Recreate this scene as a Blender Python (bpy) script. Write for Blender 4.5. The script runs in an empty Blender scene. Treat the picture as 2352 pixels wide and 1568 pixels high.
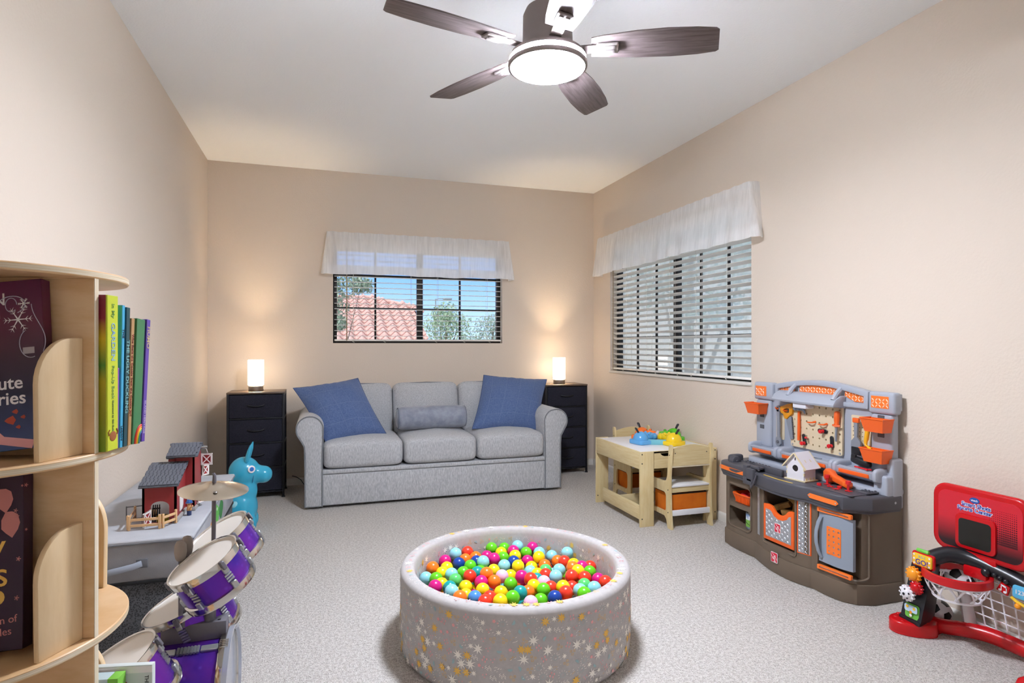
import bpy, bmesh, math, random
from mathutils import Vector, Matrix, Euler
R = math.radians
PI = math.pi
rnd = random.Random(7)
scene = bpy.context.scene
COL = scene.collection

# ---------------------------------------------------------------- camera, sky, sun, exposure
cam_d = bpy.data.cameras.new('camera'); cam = bpy.data.objects.new('camera', cam_d); COL.objects.link(cam)
cam.location = (0, 0, 1.22); cam.rotation_euler = (R(90), 0, R(-18.0))
cam_d.sensor_width = 36; cam_d.lens = 36 * 1352 / 2352; cam_d.shift_y = 8 / 2352
cam_d.clip_start = .05; cam_d.clip_end = 300
scene.camera = cam
vs = scene.view_settings
vs.view_transform = 'Standard'; vs.look = 'None'; vs.gamma = 1; vs.use_curve_mapping = False
vs.exposure = 1.62
scene.cycles.use_light_tree = False; scene.cycles.max_bounces = 7; scene.cycles.diffuse_bounces = 6; scene.cycles.glossy_bounces = 3; scene.cycles.transmission_bounces = 4; scene.cycles.transparent_max_bounces = 16; scene.cycles.adaptive_threshold = .03
scene.cycles.sample_clamp_indirect = 6; scene.cycles.caustics_reflective = False; scene.cycles.caustics_refractive = False
SKY_E = .68
W = bpy.data.worlds.new('sky'); scene.world = W; W.use_nodes = True
wn = W.node_tree.nodes; wl = W.node_tree.links
tcw = wn.new('ShaderNodeTexCoord'); sxw = wn.new('ShaderNodeSeparateXYZ'); wl.new(tcw.outputs['Generated'], sxw.inputs[0])
sky = wn.new('ShaderNodeValToRGB'); wl.new(sxw.outputs[2], sky.inputs[0])                      # clear day: pale at the horizon, deeper overhead
for p_, c_ in ((0, (.47, .62, .80, 1)), (.12, (.33, .55, .86, 1)), (1, (.16, .34, .74, 1))):
    if p_ in (0, 1): sky.color_ramp.elements[int(p_)].color = c_
    else: sky.color_ramp.elements.new(p_).color = c_
wl.new(sky.outputs[0], wn['Background'].inputs[0]); wn['Background'].inputs[1].default_value = SKY_E
sun_d = bpy.data.lights.new('sun', 'SUN'); sun_d.energy = 1.3; sun_d.angle = R(.6); sun_d.color = (1, .95, .88)
sun = bpy.data.objects.new('sun', sun_d); COL.objects.link(sun); sun.rotation_euler = (R(46), 0, R(-52))

FAN_E = 122; RING_E = 200; LAMP_SHADE = 2.8; LAMP_BULB = 560   # strengths of the room's own lamps
# ---------------------------------------------------------------- helpers
def lin(h):
    h = h.lstrip('#'); o = []
    for i in (0, 2, 4):
        c = int(h[i:i+2], 16) / 255
        o.append(c / 12.92 if c <= .04045 else ((c + .055) / 1.055) ** 2.4)
    return (o[0], o[1], o[2], 1)
MC = {}
def mat(name, hexc, rough=.5, metal=0, spec=.5, var=None, bump=None, coat=0, sheen=0, emit=None, trans=0, stretch=None, obj_coords=True, alpha=1):
    """procedural principled material; var=(scale, hex2, detail), bump=(scale, strength, distance)"""
    if name in MC: return MC[name]
    m = bpy.data.materials.new(name); m.use_nodes = True; MC[name] = m
    n = m.node_tree.nodes; l = m.node_tree.links; b = n['Principled BSDF']
    b.inputs['Base Color'].default_value = lin(hexc); b.inputs['Roughness'].default_value = rough
    b.inputs['Metallic'].default_value = metal; b.inputs['Specular IOR Level'].default_value = spec
    if coat: b.inputs['Coat Weight'].default_value = coat; b.inputs['Coat Roughness'].default_value = .08
    if sheen: b.inputs['Sheen Weight'].default_value = sheen; b.inputs['Sheen Roughness'].default_value = .5
    if trans: b.inputs['Transmission Weight'].default_value = trans
    if alpha < 1: b.inputs['Alpha'].default_value = alpha
    if emit: b.inputs['Emission Color'].default_value = lin(emit[0]); b.inputs['Emission Strength'].default_value = emit[1]
    if var or bump:
        tc = n.new('ShaderNodeTexCoord'); mp = n.new('ShaderNodeMapping'); l.new(tc.outputs['Object'], mp.inputs[0])
        if stretch: mp.inputs['Scale'].default_value = stretch
    if var:
        nz = n.new('ShaderNodeTexNoise'); nz.inputs['Scale'].default_value = var[0]; nz.inputs['Detail'].default_value = var[2] if len(var) > 2 else 3
        nz.inputs['Roughness'].default_value = .62
        l.new(mp.outputs[0], nz.inputs['Vector'])
        rp = n.new('ShaderNodeValToRGB'); rp.color_ramp.elements[0].position = .36; rp.color_ramp.elements[1].position = .64
        rp.color_ramp.elements[0].color = lin(hexc); rp.color_ramp.elements[1].color = lin(var[1])
        l.new(nz.outputs['Fac'], rp.inputs[0]); l.new(rp.outputs[0], b.inputs['Base Color'])
    if bump:
        n2 = n.new('ShaderNodeTexNoise'); n2.inputs['Scale'].default_value = bump[0]; n2.inputs['Detail'].default_value = 1.5
        l.new(mp.outputs[0], n2.inputs['Vector'])
        bp = n.new('ShaderNodeBump'); bp.inputs['Strength'].default_value = bump[1]; bp.inputs['Distance'].default_value = bump[2] if len(bump) > 2 else .002
        l.new(n2.outputs['Fac'], bp.inputs['Height']); l.new(bp.outputs[0], b.inputs['Normal'])
    return m
def TM(x=0, y=0, z=0, rx=0, ry=0, rz=0, s=1):
    m = Matrix.Translation((x, y, z)) @ Euler((R(rx), R(ry), R(rz))).to_matrix().to_4x4()
    return m @ (Matrix.Diagonal((*s, 1)) if isinstance(s, (tuple, list)) else Matrix.Scale(s, 4))
def basis(a, b=None):
    """matrix whose z axis runs along a"""
    z = Vector(a).normalized(); up = Vector((0, 0, 1)) if abs(z.z) < .95 else Vector((0, 1, 0))
    x = up.cross(z).normalized(); y = z.cross(x)
    return Matrix((x, y, z)).transposed().to_4x4()
class MB:
    def __init__(s): s.v = []; s.f = []; s.mi = []; s.i = 0; s.X = None
    def add(s, vs, fs, M=None):
        o = len(s.v)
        if s.X is not None: M = s.X @ M if M is not None else s.X
        s.v += [tuple(M @ Vector(p)) for p in vs] if M is not None else [tuple(p) for p in vs]
        s.f += [[o + k for k in f] for f in fs]; s.mi += [s.i] * len(fs); return s
    def bm(s, b, M=None):
        b.verts.index_update()
        s.add([v.co[:] for v in b.verts], [[v.index for v in f.verts] for f in b.faces], M); b.free(); return s
    def box(s, x0, y0, z0, x1, y1, z1, b=0, seg=2, M=None):
        bm = bmesh.new(); bmesh.ops.create_cube(bm, size=1)
        bmesh.ops.scale(bm, vec=(abs(x1-x0), abs(y1-y0), abs(z1-z0)), verts=bm.verts)
        if b: bmesh.ops.bevel(bm, geom=bm.edges[:], offset=b, segments=seg, profile=.5, affect='EDGES', clamp_overlap=True)
        bmesh.ops.translate(bm, vec=((x0+x1)/2, (y0+y1)/2, (z0+z1)/2), verts=bm.verts)
        return s.bm(bm, M)
    def cbox(s, c, d, b=0, M=None, seg=2):
        return s.box(c[0]-d[0]/2, c[1]-d[1]/2, c[2]-d[2]/2, c[0]+d[0]/2, c[1]+d[1]/2, c[2]+d[2]/2, b, seg, M)
    def prism(s, pts, h, b=0, seg=2, M=None, z0=0):
        bm = bmesh.new(); vb = [bm.verts.new((p[0], p[1], z0)) for p in pts]; f = bm.faces.new(vb)
        r = bmesh.ops.extrude_face_region(bm, geom=[f]); tv = [e for e in r['geom'] if isinstance(e, bmesh.types.BMVert)]
        bmesh.ops.translate(bm, vec=(0, 0, h), verts=tv)
        bmesh.ops.recalc_face_normals(bm, faces=bm.faces)
        if b:
            ed = [e for e in bm.edges if abs(e.verts[0].co.z - e.verts[1].co.z) < 1e-6]
            bmesh.ops.bevel(bm, geom=ed, offset=b, segments=seg, profile=.5, affect='EDGES', clamp_overlap=True)
        return s.bm(bm, M)
    def holed(s, outer, holes, h, M=None, z0=0, b=0):
        bm = bmesh.new(); ed = []
        for loop in [outer] + holes:
            vv = [bm.verts.new((p[0], p[1], z0)) for p in loop]
            ed += [bm.edges.new((vv[i], vv[(i+1) % len(vv)])) for i in range(len(vv))]
        r = bmesh.ops.triangle_fill(bm, use_beauty=True, edges=ed)
        fs = [g for g in r['geom'] if isinstance(g, bmesh.types.BMFace)]
        r = bmesh.ops.extrude_face_region(bm, geom=fs); tv = [e for e in r['geom'] if isinstance(e, bmesh.types.BMVert)]
        bmesh.ops.translate(bm, vec=(0, 0, h), verts=tv); bmesh.ops.recalc_face_normals(bm, faces=bm.faces)
        if b:
            ee = [e for e in bm.edges if e.calc_face_angle(0) > .9]
            bmesh.ops.bevel(bm, geom=ee, offset=b, segments=2, profile=.5, affect='EDGES', clamp_overlap=True)
        return s.bm(bm, M)
    def lathe(s, prof, n=32, M=None, a0=0, a1=360):
        full = abs(a1-a0) >= 360; k = n if full else n + 1; vs = []; fs = []; rows = []
        for r, z in prof:
            if r < 1e-6: rows.append([len(vs)]); vs.append((0, 0, z))
            else:
                rows.append(list(range(len(vs), len(vs)+k)))
                vs += [(r*math.cos(R(a0+(a1-a0)*i/n)), r*math.sin(R(a0+(a1-a0)*i/n)), z) for i in range(k)]
        for A, B in zip(rows, rows[1:]):
            for i in range(n):
                j = (i+1) % k
                if len(A) == 1 and len(B) == 1: continue
                if len(A) == 1: fs.append((A[0], B[j], B[i]))
                elif len(B) == 1: fs.append((A[i], A[j], B[0]))
                else: fs.append((A[i], A[j], B[j], B[i]))
        return s.add(vs, fs, M)
    def cyl(s, p0, p1, r0, r1=None, n=16, b=0):
        r1 = r0 if r1 is None else r1; p0 = Vector(p0); p1 = Vector(p1); L = (p1-p0).length
        if b: prof = [(0, 0), (r0-b, 0), (r0-b*.3, b*.3), (r0, b), (r1, L-b), (r1-b*.3, L-b*.3), (r1-b, L), (0, L)]
        else: prof = [(0, 0), (r0, 0), (r0, 0), (r1, L), (r1, L), (0, L)]
        return s.lathe(prof, n, Matrix.Translation(p0) @ basis(p1-p0))
    def tube(s, pts, r, n=8, closed=False, caps=True, flat=None, M=None):
        """swept tube; r is a number or a list; flat=(a,b) gives an elliptic section"""
        P = [Vector(p) for p in pts]; k = len(P); vs = []; fs = []
        up = None
        for i, p in enumerate(P):
            t = (P[(i+1) % k] - P[i-1]) if closed else (P[min(i+1, k-1)] - P[max(i-1, 0)])
            t = t.normalized() if t.length > 1e-9 else Vector((0, 0, 1))
            if up is None:
                up = Vector((0, 0, 1)) if abs(t.z) < .9 else Vector((0, 1, 0))
            x = up - t * up.dot(t); x.normalize(); y = t.cross(x); up = x
            rr = r[i] if isinstance(r, (list, tuple)) else r
            ra, rb = (rr*flat[0], rr*flat[1]) if flat else (rr, rr)
            vs += [p + x*(ra*math.cos(2*PI*j/n)) + y*(rb*math.sin(2*PI*j/n)) for j in range(n)]
        for i in range(k if closed else k-1):
            for j in range(n):
                a, b2 = i*n+j, i*n+(j+1) % n; c = ((i+1) % k)*n
                fs.append((a, b2, c+(j+1) % n, c+j))
        if caps and not closed:
            fs.append(list(range(n))[::-1]); fs.append(list(range((k-1)*n, k*n)))
        return s.add(vs, fs, M)
    def ball(s, c, r, n=16, m=10, M=None):
        r = r if isinstance(r, (tuple, list)) else (r, r, r)
        pr = [(math.sin(PI*i/m), -math.cos(PI*i/m)) for i in range(m+1)]; pr[0] = (0, -1); pr[-1] = (0, 1)
        X = Matrix.Translation(c) @ Matrix.Diagonal((*r, 1))
        return s.lathe(pr, n, (M @ X) if M is not None else X)
    def sup(s, c, d, e=.35, n=20, m=14, M=None):
        """superellipsoid: pillow-like rounded block"""
        def p(v, k): return math.copysign(abs(v)**k, v)
        vs = []; fs = []
        for i in range(m+1):
            ph = -PI/2 + PI*i/m
            for j in range(n):
                th = 2*PI*j/n
                vs.append((c[0]+d[0]/2*p(math.cos(ph), e)*p(math.cos(th), e), c[1]+d[1]/2*p(math.cos(ph), e)*p(math.sin(th), e), c[2]+d[2]/2*p(math.sin(ph), e)))
        for i in range(m):
            for j in range(n): fs.append((i*n+j, i*n+(j+1) % n, (i+1)*n+(j+1) % n, (i+1)*n+j))
        return s.add(vs, fs, M)
    def grid(s, fn, nu, nv, M=None, cu=False):
        vs = [fn(i/nu, j/nv) for j in range(nv+1) for i in range(nu+1)]; w = nu+1
        return s.add(vs, [(j*w+i, j*w+i+1, (j+1)*w+i+1, (j+1)*w+i) for j in range(nv) for i in range(nu)], M)
    def text(s, body, size, M, depth=.0004, align='CENTER', bold=0, font=None, spacing=1):
        cu = bpy.data.curves.new('t', 'FONT'); cu.body = body; cu.size = size; cu.align_x = align; cu.align_y = 'CENTER'
        cu.extrude = depth; cu.offset = bold; cu.resolution_u = 3; cu.space_character = spacing
        o = bpy.data.objects.new('t', cu); COL.objects.link(o)
        me = bpy.data.meshes.new_from_object(o.evaluated_get(bpy.context.evaluated_depsgraph_get()))
        s.add([v.co[:] for v in me.vertices], [list(p.vertices) for p in me.polygons], M)
        bpy.data.objects.remove(o); bpy.data.curves.remove(cu); bpy.data.meshes.remove(me); return s
    def mesh(s, name, mats, ang=40, flat=False):
        me = bpy.data.meshes.new(name); me.from_pydata(s.v, [], s.f); me.validate()
        for m in (mats if isinstance(mats, (list, tuple)) else [mats]): me.materials.append(m)
        if len(set(s.mi)) > 1 and len(s.mi) == len(me.polygons): me.polygons.foreach_set('material_index', s.mi)
        b = bmesh.new(); b.from_mesh(me); bmesh.ops.recalc_face_normals(b, faces=b.faces); b.to_mesh(me); b.free()
        if not flat:
            me.polygons.foreach_set('use_smooth', [True]*len(me.polygons)); me.set_sharp_from_angle(angle=R(ang))
        me.update(); return me
    def build(s, name, mats, parent=None, ang=40, label=None, flat=False):
        o = bpy.data.objects.new(name, s.mesh(name, mats, ang, flat)); COL.objects.link(o)
        if parent is not None: o.parent = parent
        if label: o['label'] = label
        return o
def tag(o, label=None, cat=None, group=None, kind=None):
    if label: o['label'] = label
    if cat: o['category'] = cat
    if group: o['group'] = group
    if kind: o['kind'] = kind
    return o
def thing(name, label, cat, loc=(0, 0, 0), rz=0, group=None):
    o = bpy.data.objects.new(name, None); COL.objects.link(o); o.location = loc; o.rotation_euler = (0, 0, R(rz)); o.empty_display_size = .1
    return tag(o, label, cat, group)
def one(mb, name, mats, label, cat, loc=(0, 0, 0), rz=0, group=None, ang=40):
    o = mb.build(name, mats, None, ang); o.location = loc; o.rotation_euler = (0, 0, R(rz)); return tag(o, label, cat, group)
def inst(src, name, parent=None, M=None):
    o = bpy.data.objects.new(name, src.data); COL.objects.link(o)
    if parent is not None: o.parent = parent
    if M is not None: o.matrix_local = M
    return o
def copy_tree(o, parent=None):
    c = o.copy(); COL.objects.link(c); c.parent = parent
    for ch in list(o.children): copy_tree(ch, c)
    return c
def rrect(x0, y0, x1, y1, r, n=5):
    o = []
    for cx, cy, a in ((x1-r, y1-r, 0), (x0+r, y1-r, 90), (x0+r, y0+r, 180), (x1-r, y0+r, 270)):
        o += [(cx+r*math.cos(R(a+90*i/n)), cy+r*math.sin(R(a+90*i/n))) for i in range(n+1)]
    return o
def circ(cx, cy, r, n=16): return [(cx+r*math.cos(2*PI*i/n), cy+r*math.sin(2*PI*i/n)) for i in range(n)]
XZ = Matrix(((1, 0, 0, 0), (0, 0, -1, 0), (0, 1, 0, 0), (0, 0, 0, 1)))     # 2-D outline (x,y) -> (x,z), extruded towards -Y
YZ = Matrix(((0, 0, 1, 0), (1, 0, 0, 0), (0, 1, 0, 0), (0, 0, 0, 1)))      # 2-D outline (x,y) -> (y,z), extruded towards +X
# ---------------------------------------------------------------- the room
ZC, YB, XL, XR, YF = 2.767, 5.47, -.90, 2.655, -1.0
def node_mat(name):
    m = bpy.data.materials.new(name); m.use_nodes = True; MC[name] = m
    return m, m.node_tree.nodes, m.node_tree.links
wall_m = mat('wall_paint', 'ddd0c1', .62, spec=.2, bump=(85, .42, .0035))
ceil_m = mat('ceiling_paint', 'f5f8fa', .8, spec=.2, bump=(110, .4, .003))
trim_m = mat('white_trim', 'dad7d0', .4)
def carpet_mat():
    m, n, l = node_mat('carpet'); b = n['Principled BSDF']; b.inputs['Roughness'].default_value = .95; b.inputs['Specular IOR Level'].default_value = .1
    tc = n.new('ShaderNodeTexCoord')
    def noise(s, d, rg=.6):
        z = n.new('ShaderNodeTexNoise'); z.inputs['Scale'].default_value = s; z.inputs['Detail'].default_value = d; z.inputs['Roughness'].default_value = rg; l.new(tc.outputs['Object'], z.inputs['Vector']); return z
    fine = noise(210, 2, .8); mid = noise(75, 1)
    r1 = n.new('ShaderNodeValToRGB'); e = r1.color_ramp.elements
    e[0].position = .30; e[0].color = lin('99928b'); e[1].position = .62; e[1].color = lin('f5f2ed')
    k = r1.color_ramp.elements.new(.45); k.color = lin('e5e0da')
    l.new(fine.outputs['Fac'], r1.inputs[0])
    r2 = n.new('ShaderNodeValToRGB'); r2.color_ramp.elements[0].position = .35; r2.color_ramp.elements[0].color = lin('e6e4e2'); r2.color_ramp.elements[1].position = .62; r2.color_ramp.elements[1].color = lin('ffffff')
    l.new(mid.outputs['Fac'], r2.inputs[0])
    mx = n.new('ShaderNodeMixRGB'); mx.blend_type = 'MULTIPLY'; mx.inputs[0].default_value = 1
    l.new(r1.outputs[0], mx.inputs[1]); l.new(r2.outputs[0], mx.inputs[2])
    l.new(mx.outputs[0], b.inputs['Base Color'])
    ad = n.new('ShaderNodeMath'); ad.operation = 'ADD'; l.new(fine.outputs['Fac'], ad.inputs[0]); l.new(mid.outputs['Fac'], ad.inputs[1])
    bp = n.new('ShaderNodeBump'); bp.inputs['Strength'].default_value = .9; bp.inputs['Distance'].default_value = .012
    l.new(ad.outputs[0], bp.inputs['Height']); l.new(bp.outputs[0], b.inputs['Normal'])
    return m
carpet_m = carpet_mat()
def struct(mb, name, m, parent=None): return tag(mb.build(name, m, parent), kind='structure')
struct(MB().box(XL-.15, YF-.15, -.12, XR+.15, YB+.15, 0), 'floor', carpet_m)
struct(MB().box(XL-.15, YF-.15, ZC, XR+.15, YB+.15, ZC+.12), 'ceiling', ceil_m)
struct(MB().box(XL-.15, YF-.15, 0, XL, YB+.15, ZC), 'wall_left', wall_m)
struct(MB().box(XL, YF-.15, 0, XR, YF, ZC), 'wall_front', mat('bounce_white', 'f2f1ee', .5))  # unseen wall behind the camera, coloured white to bounce light to the back
W1 = (.104, 1.678, 1.237, 2.165); W2 = (-5.105, -3.15, .975, 2.2)      # x0, x1, z0, z1 in each wall's own frame
LB = TM(0, YB, 0); LR = TM(XR, 0, 0, 0, 0, -90)                         # local frame: x along the wall, -y into the room
def rect(a, b, c, d): return [(a, b), (c, b), (c, d), (a, d)]
struct(MB().holed(rect(XL, 0, XR+.15, ZC), [rect(W1[0], W1[2], W1[1], W1[3])], .15, LB @ TM(0, .15, 0) @ XZ), 'wall_back', wall_m)
struct(MB().holed(rect(-YB, 0, -(YF-.15), ZC), [rect(W2[0], W2[2], W2[1], W2[3])], .15, LR @ TM(0, .15, 0) @ XZ), 'wall_right', wall_m)
def skirting(name, L, x0, x1):
    struct(MB().prism([(0, 0), (-.013, 0), (-.013, .045), (-.008, .056), (0, .06)], x1-x0, 0, 2, L @ TM(x0, 0, 0) @ YZ), name, trim_m)
skirting('baseboard_back', LB, XL, XR-.013); skirting('baseboard_right', LR, -YB+.013, -YF)
skirting('baseboard_left', TM(XL, 0, 0, 0, 0, 90), YF, YB-.013)

# ---------------------------------------------------------------- windows, blinds, valances
frame_m = mat('bronze_aluminium', '2b2725', .45, .3)
slat_m = mat('blind_slat_white', 'f3f0ea', .5)
cord_m = mat('blind_cord', 'd8d4cc', .8)
def glass_mat():
    m, n, l = node_mat('window_glass'); out = n['Material Output']; n.remove(n['Principled BSDF'])
    t = n.new('ShaderNodeBsdfTransparent'); t.inputs[0].default_value = (.93, .96, .97, 1); g = n.new('ShaderNodeBsdfGlossy'); g.inputs['Roughness'].default_value = .01
    lf = n.new('ShaderNodeLayerWeight'); lf.inputs[0].default_value = .5; pw = n.new('ShaderNodeMath'); pw.operation = 'POWER'; pw.inputs[1].default_value = 4; l.new(lf.outputs['Facing'], pw.inputs[0]); lw = n.new('ShaderNodeMath'); lw.operation = 'MULTIPLY_ADD'; lw.inputs[1].default_value = .6; lw.inputs[2].default_value = .03; l.new(pw.outputs[0], lw.inputs[0]); mx = n.new('ShaderNodeMixShader')
    l.new(lw.outputs[0], mx.inputs[0]); l.new(t.outputs[0], mx.inputs[1]); l.new(g.outputs[0], mx.inputs[2]); l.new(mx.outputs[0], out.inputs[0]); return m
glass_m = glass_mat()
def sheer_mat(name, op, col):
    m, n, l = node_mat(name); out = n['Material Output']; n.remove(n['Principled BSDF'])
    d = n.new('ShaderNodeBsdfDiffuse'); d.inputs[0].default_value = lin(col); tl = n.new('ShaderNodeBsdfTranslucent'); tl.inputs[0].default_value = lin(col)
    m1 = n.new('ShaderNodeMixShader'); m1.inputs[0].default_value = .5; l.new(d.outputs[0], m1.inputs[1]); l.new(tl.outputs[0], m1.inputs[2])
    tr = n.new('ShaderNodeBsdfTransparent'); m2 = n.new('ShaderNodeMixShader')
    tc = n.new('ShaderNodeTexCoord'); mp = n.new('ShaderNodeMapping'); mp.inputs['Scale'].default_value = (60, 60, 4); l.new(tc.outputs['Object'], mp.inputs[0])
    z = n.new('ShaderNodeTexNoise'); z.inputs['Scale'].default_value = 1; z.inputs['Detail'].default_value = 4; l.new(mp.outputs[0], z.inputs['Vector'])
    mr = n.new('ShaderNodeMapRange'); mr.inputs[1].default_value = .3; mr.inputs[2].default_value = .7; mr.inputs[3].default_value = op-.07; mr.inputs[4].default_value = op+.07
    l.new(z.outputs['Fac'], mr.inputs[0]); l.new(mr.outputs[0], m2.inputs[0]); l.new(tr.outputs[0], m2.inputs[1]); l.new(m1.outputs[0], m2.inputs[2]); l.new(m2.outputs[0], out.inputs[0]); return m
sheer_m = sheer_mat('sheer_voile', .74, 'ffffff'); hem_m = sheer_mat('sheer_voile_double', .86, 'ffffff')
def window(name, L, w, bars, rows, thick):
    """frame bars, muntins and one pane per light; bars/rows are the bar centres"""
    x0, x1, z0, z1 = w
    o = bpy.data.objects.new(name, None); COL.objects.link(o); o.matrix_world = L; tag(o, kind='structure')
    f = MB(); y0, y1 = .07, .12; t = .035
    f.box(x0, y0, z0, x0+t, y1, z1, .003); f.box(x1-t, y0, z0, x1, y1, z1, .003); f.box(x0+t, y0, z0, x1-t, y1, z0+.022, .003); f.box(x0+t, y0, z1-.03, x1-t, y1, z1, .003)
    f.build('window_frame', frame_m, o)
    m = MB().box(thick-.028, y0-.004, z0+.022, thick+.028, y1-.01, z1-.03, .003); m.build('meeting_stile', frame_m, o)
    for b in bars: MB().box(b-.009, .088, z0+.022, b+.009, .104, z1-.03, .002).build('muntin', frame_m, o)
    for r in rows:
        MB().box(x0+t, .0885, r-.009, x1-t, .1035, r+.009, .002).build('muntin', frame_m, o)
    xs = sorted([x0+t-.003] + list(bars) + [thick] + [x1-t+.003]); zs = sorted([z0+.02] + list(rows) + [z1-.028])
    for a, b in zip(xs, xs[1:]):
        for c, d in zip(zs, zs[1:]): MB().box(a, .095, c, b, .0965, d).build('pane', glass_m, o)
    return o
win1 = window('window_1', LB, W1, (.48, 1.277), (1.556, 1.858), .888)
win2 = window('window_2', LR, W2, (-4.75, -4.435, -3.81, -3.49), (1.288, 1.587, 1.888), -4.11)
MB().box(W2[0]-.004, -.012, W2[2]-.02, W2[1]+.01, .07, W2[2]+.001, .003).build('window_sill', trim_m, win2)
scr_m, n_, l_ = node_mat('solar_screen'); o_ = n_['Material Output']; n_.remove(n_['Principled BSDF'])
d_ = n_.new('ShaderNodeBsdfDiffuse'); d_.inputs[0].default_value = lin('d6d4cf'); t_ = n_.new('ShaderNodeBsdfTransparent'); x_ = n_.new('ShaderNodeMixShader'); x_.inputs[0].default_value = .42
tl_ = n_.new('ShaderNodeBsdfTranslucent'); tl_.inputs[0].default_value = lin('d6d4cf'); y_ = n_.new('ShaderNodeMixShader'); y_.inputs[0].default_value = .6
l_.new(d_.outputs[0], y_.inputs[1]); l_.new(tl_.outputs[0], y_.inputs[2]); l_.new(t_.outputs[0], x_.inputs[1]); l_.new(y_.outputs[0], x_.inputs[2]); l_.new(x_.outputs[0], o_.inputs[0])
MB().box(W2[0]+.01, .135, W2[2]+.01, W2[1]-.01, .137, W2[3]-.01).build('solar_screen', scr_m, win2)

def blind(label, L, w, tilt, rail_z, pitch, wand_x, cords, head, pull):
    x0, x1, z0, z1 = w[0]+.012, w[1]-.01, w[2], w[3]
    o = thing('window_blind', label, 'blind'); o.matrix_world = L
    MB().box(x0, .004, z1-head, x1, .062, z1-.004, .004).build('head_rail', slat_m, o)
    MB().box(x0, .008, rail_z, x1, .056, rail_z+.016, .004).build('bottom_rail', slat_m, o)
    src = None; z = rail_z+.016+.03; k = 0
    prof = [(-.0245 + .049*i/6, .0028*math.sin(PI*i/6)) for i in range(7)]
    pts = [(a, b) for a, b in prof] + [(a, b-.0024) for a, b in reversed(prof)]
    while z < z1-head-.01:
        M = TM(x0, .032, z, tilt, 0, 0)
        if src is None:
            src = MB().prism(pts, x1-x0, 0, 2, YZ).build('slat', slat_m, o); src.matrix_local = M
        else: inst(src, 'slat', o, M)
        z += pitch
    for c in cords:
        MB().tube([(c, .006, rail_z+.006), (c, .006, z1-head)], .0011, 5).build('ladder_cord', cord_m, o)
        MB().tube([(c, .058, rail_z+.006), (c, .058, z1-head)], .0011, 5).build('ladder_cord', cord_m, o)
    for c in pull:
        MB().tube([(c+.012*math.sin(t*.9), -.001-.004*math.sin(t*.7), rail_z-.002+.010*math.sin(t*.55)) for t in range(9)], .0016, 5).build('loose_cord_end', cord_m, o)
    MB().cyl((wand_x, -.004, rail_z+.004), (wand_x, .0, z1-head+.02), .0045, n=8).build('tilt_wand', mat('wand_tan', '9a8669', .4), o)
    return o
blind('white horizontal blind with flat open slats in the back window', LB, W1, 0, 1.255, .0488, .222, (.28, .80, 1.05, 1.53), .10, (.28, .555, 1.03, 1.30, 1.55))
blind('white horizontal blind with tilted slats in the right wall window', LR, W2, -20, .99, .0490, W2[0]+.06, (-4.8, -4.45, -4.1, -3.75, -3.4), .10, (-4.85, -4.6, -4.3, -3.98, -3.8, -3.4))

def valance(label, L, x0, x1, zt, zb, dep, flare, seed):
    """gathered sheer valance on a curtain rod that returns to the wall at both ends"""
    o = thing('window_valance', label, 'curtain'); o.matrix_world = L
    rs = random.Random(seed); ph = [(rs.uniform(14, 60), rs.uniform(0, 6.3), rs.uniform(.3, 1)) for _ in range(7)]
    W_ = x1-x0; tot = W_+2*dep
    def surf(z_hi, z_lo, off=0, amp0=.002, amp1=.011, extra=0):
        def fn(u, v):
            s = u*tot; t = v; z = z_hi+(z_lo-z_hi)*v
            tt = (z-zb)/(zt-zb); fl = flare*(1-tt)
            if s < dep: x, y, nx, ny = x0, -s, -1, 0
            elif s > dep+W_: x, y, nx, ny = x1, -(tot-s), 1, 0
            else: x, y, nx, ny = x0+s-dep, -dep, 0, -1
            # round the two front corners
            a = amp0+(amp1-amp0)*(1-tt)
            g = sum(k*math.sin(f*s+p+.5*math.sin(2*tt+p)) for f, p, k in ph)/2.2 * a
            if tt > .86: g += .0016*math.sin(s*230+p0) * 1
            e = min(1, s/.03, (tot-s)/.03)
            g = g*e+off
            edge = math.exp(-((s-dep)/.05)**2) - math.exp(-((s-dep-W_)/.05)**2)
            x += nx*(fl*.3) - edge*fl*.6; y += ny*fl*.4
            zz = z + (.004*math.sin(s*7+ph[0][1]) + .003*math.sin(s*19+1)) * (1-tt) + (.0025*math.sin(s*61) if tt > .99 else 0)
            return (x+nx*g, y+ny*g, zz)
        return fn
    p0 = seed
    n = 260
    MB().grid(surf(zt, zb, 0), n, 10).build('voile', sheer_m, o, 80)
    MB().grid(surf(zb+.075, zb-.001, -.002), n, 3).build('hem', hem_m, o, 80)
    MB().grid(surf(zt-.012, zt-.055, -.003), n, 2).build('rod_pocket', hem_m, o, 80)
    d = dep-.008
    MB().tube([(x0+.008, -.002, zt-.03), (x0+.008, -d+.02, zt-.03), (x0+.028, -d, zt-.03), (x1-.028, -d, zt-.03), (x1-.008, -d+.02, zt-.03), (x1-.008, -.002, zt-.03)], .009, 8, flat=(1, .45)).build('curtain_rod', trim_m, o)
    return o
valance('sheer white gathered valance above the back window', LB, .052, 1.72, 2.216, 1.846, .075, .06, 3)
valance('sheer white gathered valance above the right wall window', LR, -5.235, -3.075, 2.258, 1.895, .075, .085, 11)
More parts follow.
